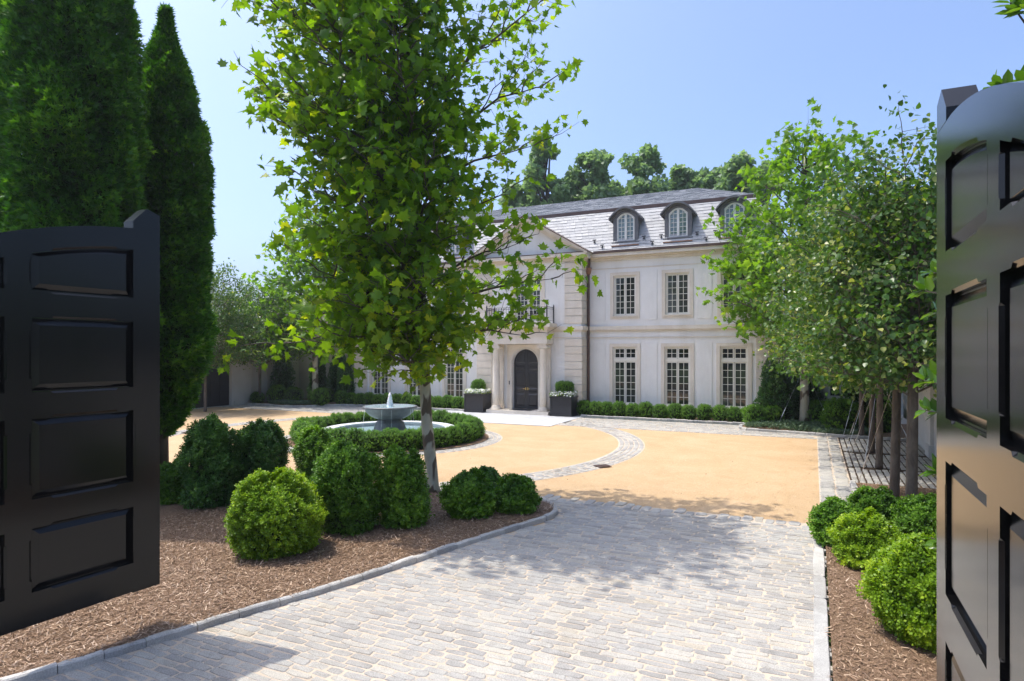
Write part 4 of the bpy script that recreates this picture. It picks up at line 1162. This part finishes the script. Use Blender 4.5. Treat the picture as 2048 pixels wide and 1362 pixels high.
# topiary and flowers in the planters
bush('round boxwood topiary in the planter left of the entrance', PL[1][0], PL[1][1], .30, .52, ball, 900, .08, BOXLEAF, 811, .05, 'topiaries in the planters', 'topiary', .12, z=.80)
cube = lambda t: max(.05, min(1, (1-max(0, (t-.80)/.22)**2)**.5)*(.9+.1*min(1, t/.1)))
bush('flat-topped boxwood topiary in the planter right of the entrance', PL[0][0], PL[0][1], .34, .52, cube, 1000, .08, BOXLEAF, 815, .04, 'topiaries in the planters', 'topiary', .02, z=.80)
for (x, y), lb in ((PL[0], 'white flowers edging the right planter box'), (PL[1], 'white flowers edging the left planter box')):
    o = empty('white_flowers', (x, y, .76)); tag(o, lb, 'flowers', 'white bedding flowers in the planters')
    n = 900; P = np.c_[rng.uniform(-.43, .43, (n, 2)), rng.uniform(.0, .17, n)]
    keep = np.maximum(abs(P[:, 0]), abs(P[:, 1])) > .22; P = P[keep]
    T = rdir(len(P)); Nn = rdir(len(P))*.5+np.array([0, -.3, 1])
    link(bpy.data.objects.new('petals', leaves('petals', P+np.array([0, 0, .03]), T, Nn, .062, rng.random(len(P)), MAPLE, PETAL)), o)
    P2 = P+rng.normal(0, .03, P.shape); link(bpy.data.objects.new('leaves', leaves('leaves', P2, rdir(len(P)), rdir(len(P)), .06, rng.random(len(P)), OVAL, BOXBRIGHT)), o)
# juniper ground cover
def cover(name, label, poly, n, hmax):
    P = []
    xs = [p[0] for p in poly]; ys = [p[1] for p in poly]
    while len(P) < n:
        p = (random.uniform(min(xs), max(xs)), random.uniform(min(ys), max(ys)))
        if inside(p, poly): P.append(p)
    P = np.array(P); z = hmax*(.55+.45*lump(np.c_[P, np.zeros(n)]*1.3, 31, 2))+rng.uniform(-.05, .03, n)
    P = np.c_[P, np.clip(z, .02, None)]
    T = rdir(n)+np.array([0, 0, .5]); me = leaves(name, P, T, rdir(n)+np.array([0, 0, .8]), rng.uniform(.05, .11, n), rng.random(n), SPRAY, GCLEAF)
    o = link(bpy.data.objects.new(name, me)); tag(o, label, 'ground cover', kind='stuff')
cover('ground_cover', 'low grey-green juniper carpet around the right sycamore', [(-2.0, 22.1), (-1.95, 21.4), (-.6, 21.1), (.6, 20.85), (1.6, 20.8), (1.6, 22.2), (-.6, 23.2)], 9000, .26)
cover('ground_cover', 'low grey-green juniper carpet around the left sycamore', [(-20.7, 22.2), (-20.7, 21.7), (-21.6, 21.35), (-22.8, 21.5), (-22.9, 22.5), (-21.5, 23.3)], 6000, .26)

# ------------------------------------------------------------------ trees
def branch_path(p0, p1, sag=.0, wig=.06, n=6):
    p0, p1 = Vector(p0), Vector(p1); out = []; l = (p1-p0).length
    for i in range(n+1):
        t = i/n; p = p0.lerp(p1, t); p.z += sag*l*math.sin(PI*t)
        if 0 < i < n: p += Vector((random.gauss(0, 1), random.gauss(0, 1), random.gauss(0, .6)))*wig*l*.35
        out.append(p)
    return out
def make_tree(name, label, loc, trunk, limbs, leafmat, barkmat, tmpl, lsize, per_m, seed, sub=7, sublen=.42, twl=.3, group=None, droop=.25, tone_shift=0.0, lat=.9, cat='tree', limb_r=.035, spread=.1, zbias=.35, f0=.18, limbmat=None, bract=.05):
    """trunk: [(x,y,z,r)], limbs: [(p0, p1)] local; sub-branches and leafy twigs follow the limbs"""
    random.seed(seed); g = np.random.default_rng(seed)
    o = empty(name, loc); tag(o, label, cat, group)
    mb = MB(); mb.tube([t[:3] for t in trunk], [t[3] for t in trunk], 14); mb.build('trunk', barkmat, o, True)
    mb = MB(); P = []; T = []
    for (p0, p1) in limbs:
        path = branch_path(p0, p1, .06, .08); l = (Vector(p1)-Vector(p0)).length
        r0 = limb_r*(.5+.22*l); mb.tube(path, [r0*(1-.85*i/(len(path)-1)) for i in range(len(path))], 6)
        d = (Vector(p1)-Vector(p0)).normalized()
        ns = max(3, int(sub*l/2))
        for k in range(ns+1):
            f_ = f0+(1-f0)*k/ns; idx = f_*(len(path)-1); i0 = min(int(idx), len(path)-2); base = path[i0].lerp(path[i0+1], idx-i0)
            if k == ns: dd = d
            else:
                side = d.cross(Vector((0, 0, 1))).normalized()*(1 if k % 2 else -1)
                dd = (d*random.uniform(.35, .9)+side*random.uniform(.4, 1.1)*lat+Vector((0, 0, random.uniform(-.25, .6)*zbias*2))).normalized()
            sl = sublen*l*(1.15-.65*f_)*random.uniform(.7, 1.3)+.12
            sp = branch_path(base, base+dd*sl, .05, .1, 4); mb.tube(sp, [r0*.32*(1-.8*i/4)+.002 for i in range(5)], 5, False)
            nt_ = max(2, int(sl/twl*2.2))
            for q in range(nt_):
                f2 = .25+.75*(q+1)/nt_; i2 = min(int(f2*4), 3); b2 = sp[i2].lerp(sp[i2+1], f2*4-i2)
                td = (dd*.6+Vector((random.gauss(0, .7), random.gauss(0, .7), random.gauss(.05, .5)))).normalized(); tl = twl*random.uniform(.5, 1.2)
                mb.tube([b2, b2+td*tl], [.004, .002], 4, False)
                m_ = max(2, int(per_m*tl*random.uniform(.7, 1.3)))
                for w_ in range(m_):
                    pp = b2+td*tl*random.uniform(.15, 1.05); P.append((pp.x+random.gauss(0, spread), pp.y+random.gauss(0, spread), pp.z+random.gauss(0, spread)))
                    T.append((td.x, td.y, td.z))
    mb.build('limbs', limbmat or barkmat, o, True)
    P = np.array(P); T = np.array(T); n = len(P)
    Tt = T*.55+rdir(n)*.75+np.array([0, 0, -droop])
    Nn = rdir(n)*.75+np.array([0, 0, .75])
    cl = lump(P*1.0, seed+3, 1.4)
    tone = np.clip(.40+cl*.18+g.normal(0, .17, n)+tone_shift+(g.random(n) < bract)*.45, 0, 1)
    me = leaves('crown', P, Tt, Nn, lsize*g.uniform(.6, 1.2, n), tone, tmpl, leafmat)
    link(bpy.data.objects.new('crown', me), o)
    return o
# main sycamore: limbs set out from the trunk at the heights seen
def ring_limbs(levels, seed, trunk_at, jz=.15, jr=.15, offs=(0, 0)):
    random.seed(seed); out = []; a0 = 0
    for (z0, rise, rad, n) in levels:
        a0 += 1.9
        for k in range(n):
            a = a0+2*PI*k/n+random.uniform(-.35, .35); r_ = rad*random.uniform(1-jr, 1+jr*.6)
            zz = z0+random.uniform(-jz, jz); b0 = trunk_at(zz)
            out.append((b0, (b0[0]+offs[0]+r_*math.cos(a), b0[1]+offs[1]+r_*math.sin(a), zz+rise*random.uniform(.6, 1.3))))
    return out
def tr1(z): return (-.02-.035*z, -.03*z, z)
SX, SY, _ = px(862, 988)
levels = [(2.15, .45, .7, 5), (2.4, .6, .95, 6), (2.8, .7, 1.05, 6), (3.3, .8, 1.1, 6), (3.9, .9, 1.15, 6), (4.5, 1.0, 1.2, 6), (5.1, 1.1, 1.25, 6), (5.8, 1.2, 1.3, 6), (6.6, 1.3, 1.3, 6), (7.4, 1.4, 1.25, 6), (8.3, 1.4, 1.1, 5), (9.2, 1.3, .9, 5), (10.0, 1.0, .7, 4)]
lim = [(p, (q[0], p[1]-1.5+(q[1]-p[1])*.85, q[2])) for p, q in ring_limbs(levels, 41, tr1)]
cR = Vector((math.cos(R(25.54)), math.sin(R(25.54)), 0))
def towards(side, z0, z1, dep=0.0):
    b0 = tr1(z0); v = cR*side+Vector((math.sin(R(25.54)), -math.cos(R(25.54)), 0))*dep
    return (b0, (v.x, v.y, z1))
lim += [towards(2.1, 3.1, 3.75), towards(1.5, 3.6, 4.3, .4), towards(1.5, 2.4, 3.0, .2), towards(1.6, 2.6, 2.75, .5), towards(-2.5, 2.75, 2.6, .6), towards(-2.8, 4.9, 5.5, .5), towards(-2.5, 5.6, 6.4, .2), towards(-2.7, 6.4, 8.2, .3), towards(-3.0, 7.0, 8.9, .5),
        towards(1.8, 5.2, 6.0, .3), towards(1.95, 5.9, 7.1, .1), towards(1.9, 6.5, 8.4, .4), towards(1.4, 4.4, 5.2, .6), towards(-2.0, 6.0, 7.2, .1)]
def slim(p, q):
    side = (q[0]-p[0])*cR.x+(q[1]+1.5-p[1])*cR.y
    if q[2] < 5.6 and side < -.55 and q[2] > 2.65:
        k = -side-.55; q = (q[0]+cR.x*k*.8, q[1]+cR.y*k*.8, q[2]+.1)
    return (p, q)
lim = [slim(p, q) for p, q in lim]
make_tree('sycamore', 'tall young sycamore with maple-like leaves beside the fountain, mottled trunk in the left bed', (SX, SY, .02),
          [(0.03, 0, 0, .16), (.02, 0, .12, .125), (.0, 0, .5, .108), tr1(1.2)+(.10,), tr1(2.4)+(.094,), tr1(4)+(.09,), tr1(6)+(.065,), tr1(8)+(.045,), tr1(10.6)+(.012,)],
          lim, SYCLEAF, SYCBARK, MAPLE, .178, 17.0, 41, sub=9, sublen=.31, twl=.36, spread=.11, lat=.95, f0=.05, limbmat=DARKBARK)
# two twin sycamores in the corner beds
def tr0(z): return (0, 0, z)
lv = [(2.3, .8, 1.9, 6), (3.0, .9, 2.1, 6), (3.8, 1.0, 2.2, 6), (4.6, 1.1, 2.1, 6), (5.4, 1.2, 1.9, 6), (6.3, 1.2, 1.6, 5), (7.2, 1.2, 1.2, 5), (8.1, 1.0, .7, 4)]
TK = [(0, 0, 0, .19), (0, 0, .2, .15), (0, 0, 2, .13), (0, 0, 4, .10), (0, 0, 6.5, .06), (0, 0, 9.0, .012)]
make_tree('sycamore', 'bright green sycamore in the corner bed left of the mansion', (-21.35, 23.0, .15), TK, ring_limbs(lv, 52, tr0), SYCLEAF2, SYCBARK, MAPLE, .24, 15, 52, sub=6, sublen=.40, twl=.42, spread=.14, limbmat=DARKBARK)
make_tree('sycamore', 'bright green sycamore rising over the right corner of the mansion roof', (-.27, 23.1, .15), TK, ring_limbs([(a, b_, c*1.18, d) for a, b_, c, d in lv]+[(8.3, .9, .9, 5), (5.0, 1.0, 1.2, 5)], 57, tr0), SYCLEAF2, SYCBARK, MAPLE, .23, 18, 57, sub=6, sublen=.40, twl=.42, spread=.14, limbmat=DARKBARK)
# lindens
def linden(label, X, Y, h0, rad, seed, lean=(0, 0), base_r=.10, group='lindens in the paved strip'):
    base_r *= .68
    def tl(z): return (lean[0]*z, lean[1]*z, z)
    k = h0/6.2
    lv = [(1.9, .35, rad*.95, 7), (2.3, .7, rad*1.05, 7), (2.8, 1.0, rad*1.0, 7), (3.3, 1.1, rad*.9, 7), (3.9, 1.1, rad*.7, 6), (4.4, .9, rad*.42, 5)]
    lv = [(a if a < 2 else 1.9+(a-1.9)*k, b_, c, d) for a, b_, c, d in lv]
    tk = [tl(0)+(base_r*1.18,), tl(.1)+(base_r*1.04,), tl(1.0)+(base_r*.95,), tl(2.2)+(base_r*.85,), tl(3.6)+(base_r*.55,), tl(h0*.88)+(.012,)]
    return make_tree('linden', label, (X, Y, .02), tk, ring_limbs(lv, seed, tl), LINLEAF, LINBARK, HEART, .076, 56.0, seed, sub=9, sublen=.44, twl=.34, f0=.1, bract=.09 if X > -5 else .02, group=group, droop=.6, spread=.10, lat=1.0, limb_r=.022)
linden('nearest linden, darkest trunk, at the right gate leaf', 1.30, 10.94, 5.7, 1.35, 61, (.012, 0), .115)
linden('linden with leaning trunk second from the gate', 1.19, 12.0, 5.3, 1.45, 62, (.022, .012), .105)
linden('linden standing in the nearer mulch strip', 1.26, 15.5, 4.8, 1.7, 63, (.01, 0), .10)
linden('linden standing in the farther mulch strip', 1.29, 17.8, 4.6, 1.75, 64, (.01, 0), .10)
linden('farthest linden in the row against the corner bed', 1.25, 20.8, 4.5, 1.8, 65, (0, 0), .10)
linden('slender linden before the garage wing wall', -23.75, 21.9, 6.0, 1.7, 66, (0, 0), .10, 'lindens before the garage wing')
linden('linden in front of the dark garage door', -22.6, 18.0, 6.4, 1.8, 67, (0, 0), .09, 'lindens before the garage wing')
# guy wires with turnbuckles
def guy(label, a, b_):
    o = empty('guy_wire', b_); tag(o, label, 'wire', 'guy wires staying the lindens')
    v = Vector(a)-Vector(b_)
    mb = MB(); mb.tube([(0, 0, 0), v], .0022, 5); mb.build('cable', STEEL, o)
    mb = MB(); mb.tube([v*.16, v*.18, v*.30, v*.32], [.004, .009, .009, .004], 6); mb.tube([v*.05, v*.1], .006, 6); mb.build('turnbuckle', STEEL, o)
for i, (tx, ty, dx, dy) in enumerate(((1.19, 12.0, -.45, 1.3), (1.19, 12.0, .9, .9), (1.26, 15.5, -.35, -.8), (1.26, 15.5, .8, .7), (1.26, 15.5, -.5, 1.0), (1.29, 17.8, -.6, -.9), (1.29, 17.8, .9, -.6), (1.29, 17.8, -.5, 1.1), (1.25, 20.8, -.5, -.6), (-.27, 23.1, -.8, -.9), (-.27, 23.1, .8, -.8), (1.30, 10.94, .8, .8))):
    if abs(tx+.27) < .01: lb = 'steel guy wire from the right sycamore to the juniper carpet'
    else: lb = 'steel guy wire with turnbuckle from a linden trunk to the paving'
    guy(lb, (tx, ty, 2.0), (tx+dx, ty+dy, .05))
# arborvitae
def arbor(label, X, Y, rad, z0, z1, n, seed, lean=0.0):
    o = empty('arborvitae', (X, Y, 0)); tag(o, label, 'tree', 'arborvitae screen behind the left gate leaf')
    mb = MB(); mb.tube([(0, 0, 0), (0, 0, z0+.5), (0, 0, z1*.8)], [.14, .12, .03], 10); mb.build('trunk', DARKBARK, o, True)
    def prof(t): return max(.02, min(1, (t/.22)**.6)*(1-max(0, (t-.18)/.82)**2.5)*(.93+.07*math.cos(t*9))*(1-.30*max(0, (t-.88)/.12))*(1-t**22))
    r = np.random.default_rng(seed)
    t = r.random(n)**1.0; rr = np.array([prof(x) for x in t]); keep = r.random(n) < (.25+.75*rr); t = t[keep]; rr = rr[keep]; m_ = len(t)
    a = r.random(m_)*2*PI; D = np.c_[np.cos(a)*1.0, np.sin(a)*1.0, t*(z1-z0)/rad*.62]
    bp = lump(D, seed+1, 2.6)*.12
    bp = bp+lump(D, seed+5, 5.5, 3)*.26
    k = 1+bp-r.random(m_)**2*.22
    P = np.c_[np.cos(a)*rr*rad*k+lean*t*(z1-z0), np.sin(a)*rr*rad*k, z0+t*(z1-z0)]
    O = np.c_[np.cos(a), np.sin(a), np.zeros(m_)]
    T = O*.75+rdir(m_)*.7+np.array([0, 0, .35]); Nn = O*.35+rdir(m_)+np.array([0, 0, .25])
    tone = np.clip(.40+bp*1.5+r.normal(0, .17, m_), 0, 1)  # hollows get darker sprays: shade in the gaps painted into the tone
    link(bpy.data.objects.new('crown', leaves('crown', P, T, Nn, r.uniform(.085, .17, m_), tone, SPRAY, ARBLEAF)), o)
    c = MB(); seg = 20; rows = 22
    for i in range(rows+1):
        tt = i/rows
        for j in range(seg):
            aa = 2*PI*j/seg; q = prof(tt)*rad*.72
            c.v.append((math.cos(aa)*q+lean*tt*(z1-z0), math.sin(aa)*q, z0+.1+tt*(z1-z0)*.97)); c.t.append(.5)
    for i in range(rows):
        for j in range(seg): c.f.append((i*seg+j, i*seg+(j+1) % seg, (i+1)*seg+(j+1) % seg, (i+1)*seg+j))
    c.build('shaded_core', CORE, o)
    return o
arbor('broad columnar arborvitae directly behind the left gate leaf, top out of view', -10.5, 6.0, 1.06, .25, 11.2, 95000, 71)
arbor('tapering arborvitae with its pointed tip showing against the sky', -10.85, 7.7, .90, .95, 8.75, 70000, 72, .018)
arbor('arborvitae at the far left edge beyond the broad one', -14.2, 6.2, 1.3, .3, 12.5, 45000, 73)
# magnolia beside the right gate leaf
def magnolia():
    o = empty('magnolia', (2.0, 5.6, 0)); tag(o, 'glossy large-leaved magnolia whose sprigs stick out past the right gate leaf', 'tree')
    mb = MB(); mb.tube([(0, 0, 0), (.02, -.02, 2), (0, 0, 4.2)], [.07, .055, .02], 8); mb.build('trunk', DARKBARK, o, True)
    f_ = 1262.; c, s = math.cos(R(25.54)), math.sin(R(25.54))
    def wp(x, y, Z): a = (x-1024)/f_; return Vector((Z*(a*c-s)-2.0, Z*(a*s+c)-5.6, 2.5+(703-y)/f_*Z))
    tips = [wp(1838, 580, 5.0), wp(1862, 545, 5.1), wp(1870, 620, 5.0), wp(1845, 760, 5.0), wp(1868, 745, 5.1), wp(1850, 820, 5.0), wp(1990, 172, 4.6), wp(2040, 165, 4.6), wp(2020, 5, 4.5), wp(2046, 15, 4.4), wp(1862, 940, 5.1), wp(1862, 1075, 5.1)]
    mb = MB(); P = []; T = []; Nn = []
    for q, tip in enumerate(tips):
        z0 = max(.4, min(4, tip.z-.5)); b0 = Vector((0, 0, z0)); path = branch_path(b0, tip, .03, .05, 5); mb.tube(path, [.018, .014, .011, .009, .007, .005], 6)
        d = (path[-1]-path[-2]).normalized()
        for k in range(11):
            a = k*2.4; u = d.orthogonal().normalized(); v = d.cross(u); ld = (d*.45+(u*math.cos(a)+v*math.sin(a))*.85+Vector((0, 0, .25))).normalized()
            P.append(tip-d*random.uniform(.0, .10)); T.append(ld); Nn.append(Vector((random.gauss(0, .25), random.gauss(0, .25), 1)))
    for k in range(900):  # unseen crown mass added so the left gate leaf reflects dark foliage
        u = rdir(1)[0]*(random.random()**.33); p_ = Vector((.25+u[0]*.75, .1+u[1]*1.5, 2.5+u[2]*2.0))
        P.append(p_); T.append(Vector(u)+Vector((random.gauss(0, .5), random.gauss(0, .5), .3))); Nn.append(Vector((random.gauss(0, .5), random.gauss(0, .5), 1)))
    mb.build('limbs', DARKBARK, o, True)
    me = leaves('crown', np.array(P), np.array(T), np.array(Nn), rng.uniform(.10, .155, len(P)), np.clip(rng.normal(.5, .22, len(P)), 0, 1), OVAL, MAGLEAF)
    link(bpy.data.objects.new('crown', me), o)
magnolia()
# woodland behind the house
def far_tree(label, X, Y, H, rad, seed, n=6500, ls=.42):
    random.seed(seed); r = np.random.default_rng(seed)
    o = empty('woodland_tree', (X, Y, 0)); tag(o, label, 'tree', 'woodland trees behind the mansion')
    mb = MB(); mb.tube([(0, 0, 0), (.1, 0, H*.5), (random.uniform(-.6, .6), 0, H*.95)], [.35, .24, .04], 8); mb.build('trunk', DARKBARK, o, True)
    mb = MB(); C = []
    nc = 46
    for i in range(nc):
        f_ = random.random(); z = H*(.40+.57*f_); rr = rad*(1.05-.62*f_**1.6)*random.uniform(.25, 1); a = random.uniform(0, 2*PI)
        c = (rr*math.cos(a), rr*math.sin(a), z); C.append(c+(rad*random.uniform(.22, .48)*(1.1-.35*f_),))
        mb.tube([(0.1, 0, z-rr*.9-1), (c[0]*.6, c[1]*.6, z-rr*.25), c[:3]], [.12, .07, .02], 5)
    mb.build('limbs', DARKBARK, o, True)
    C = np.array(C); idx = r.integers(0, nc, n); D = rdir(n); D[:, 2] *= .75
    P = C[idx, :3]+D*C[idx, 3:4]*(r.random((n, 1))**.33)
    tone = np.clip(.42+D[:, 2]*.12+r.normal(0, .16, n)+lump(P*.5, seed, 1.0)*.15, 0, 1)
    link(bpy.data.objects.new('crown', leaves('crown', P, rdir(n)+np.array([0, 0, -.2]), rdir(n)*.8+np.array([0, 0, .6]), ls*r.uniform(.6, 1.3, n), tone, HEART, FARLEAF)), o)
c_, s_ = math.cos(R(25.54)), math.sin(R(25.54))
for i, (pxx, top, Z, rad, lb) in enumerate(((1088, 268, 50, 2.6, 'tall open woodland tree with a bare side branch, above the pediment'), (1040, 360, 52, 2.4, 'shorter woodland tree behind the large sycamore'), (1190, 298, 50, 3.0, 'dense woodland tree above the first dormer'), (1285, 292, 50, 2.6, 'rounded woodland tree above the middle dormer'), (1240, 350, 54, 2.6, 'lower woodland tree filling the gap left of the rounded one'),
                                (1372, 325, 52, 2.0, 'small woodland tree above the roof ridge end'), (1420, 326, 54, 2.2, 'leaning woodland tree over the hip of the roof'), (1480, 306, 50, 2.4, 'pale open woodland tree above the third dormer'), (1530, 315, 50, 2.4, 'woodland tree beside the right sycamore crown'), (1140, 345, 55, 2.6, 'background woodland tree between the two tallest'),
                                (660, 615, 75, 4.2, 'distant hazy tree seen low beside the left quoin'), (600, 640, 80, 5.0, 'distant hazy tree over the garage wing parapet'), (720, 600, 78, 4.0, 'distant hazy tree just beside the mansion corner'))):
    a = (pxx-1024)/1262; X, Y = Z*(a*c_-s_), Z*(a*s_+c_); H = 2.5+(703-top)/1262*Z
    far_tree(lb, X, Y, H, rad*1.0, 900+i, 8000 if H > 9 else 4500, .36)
# lamp fixture in the big sycamore
o = empty('tree_lamp', (SX+.45, SY-.25, 6.75)); tag(o, 'small black downlight fixed to a limb of the large sycamore', 'lamp')
mb = MB(); mb.tube([(0, 0, .10), (.02, 0, 0), (.09, -.02, -.17)], [.035, .045, .05], 10); mb.build('housing', IRON, o)
mb = MB(); mb.tube([(0, 0, .08), (-.12, .05, .16), (-.3, .1, .12)], .012, 6); mb.build('bracket', IRON, o)

m, nt, out = new_mat('haze_air')
v = nt.nodes.new('ShaderNodeVolumePrincipled'); v.inputs['Color'].default_value = (.86, .92, 1, 1); v.inputs['Density'].default_value = .0006; v.inputs['Anisotropy'].default_value = .3
nt.links.new(v.outputs['Volume'], out.inputs['Volume'])
mb = MB(); mb.box(-160, 130, -70, 160, -1.2, 26)
h_ = mb.build('haze', m); h_['kind'] = 'stuff'
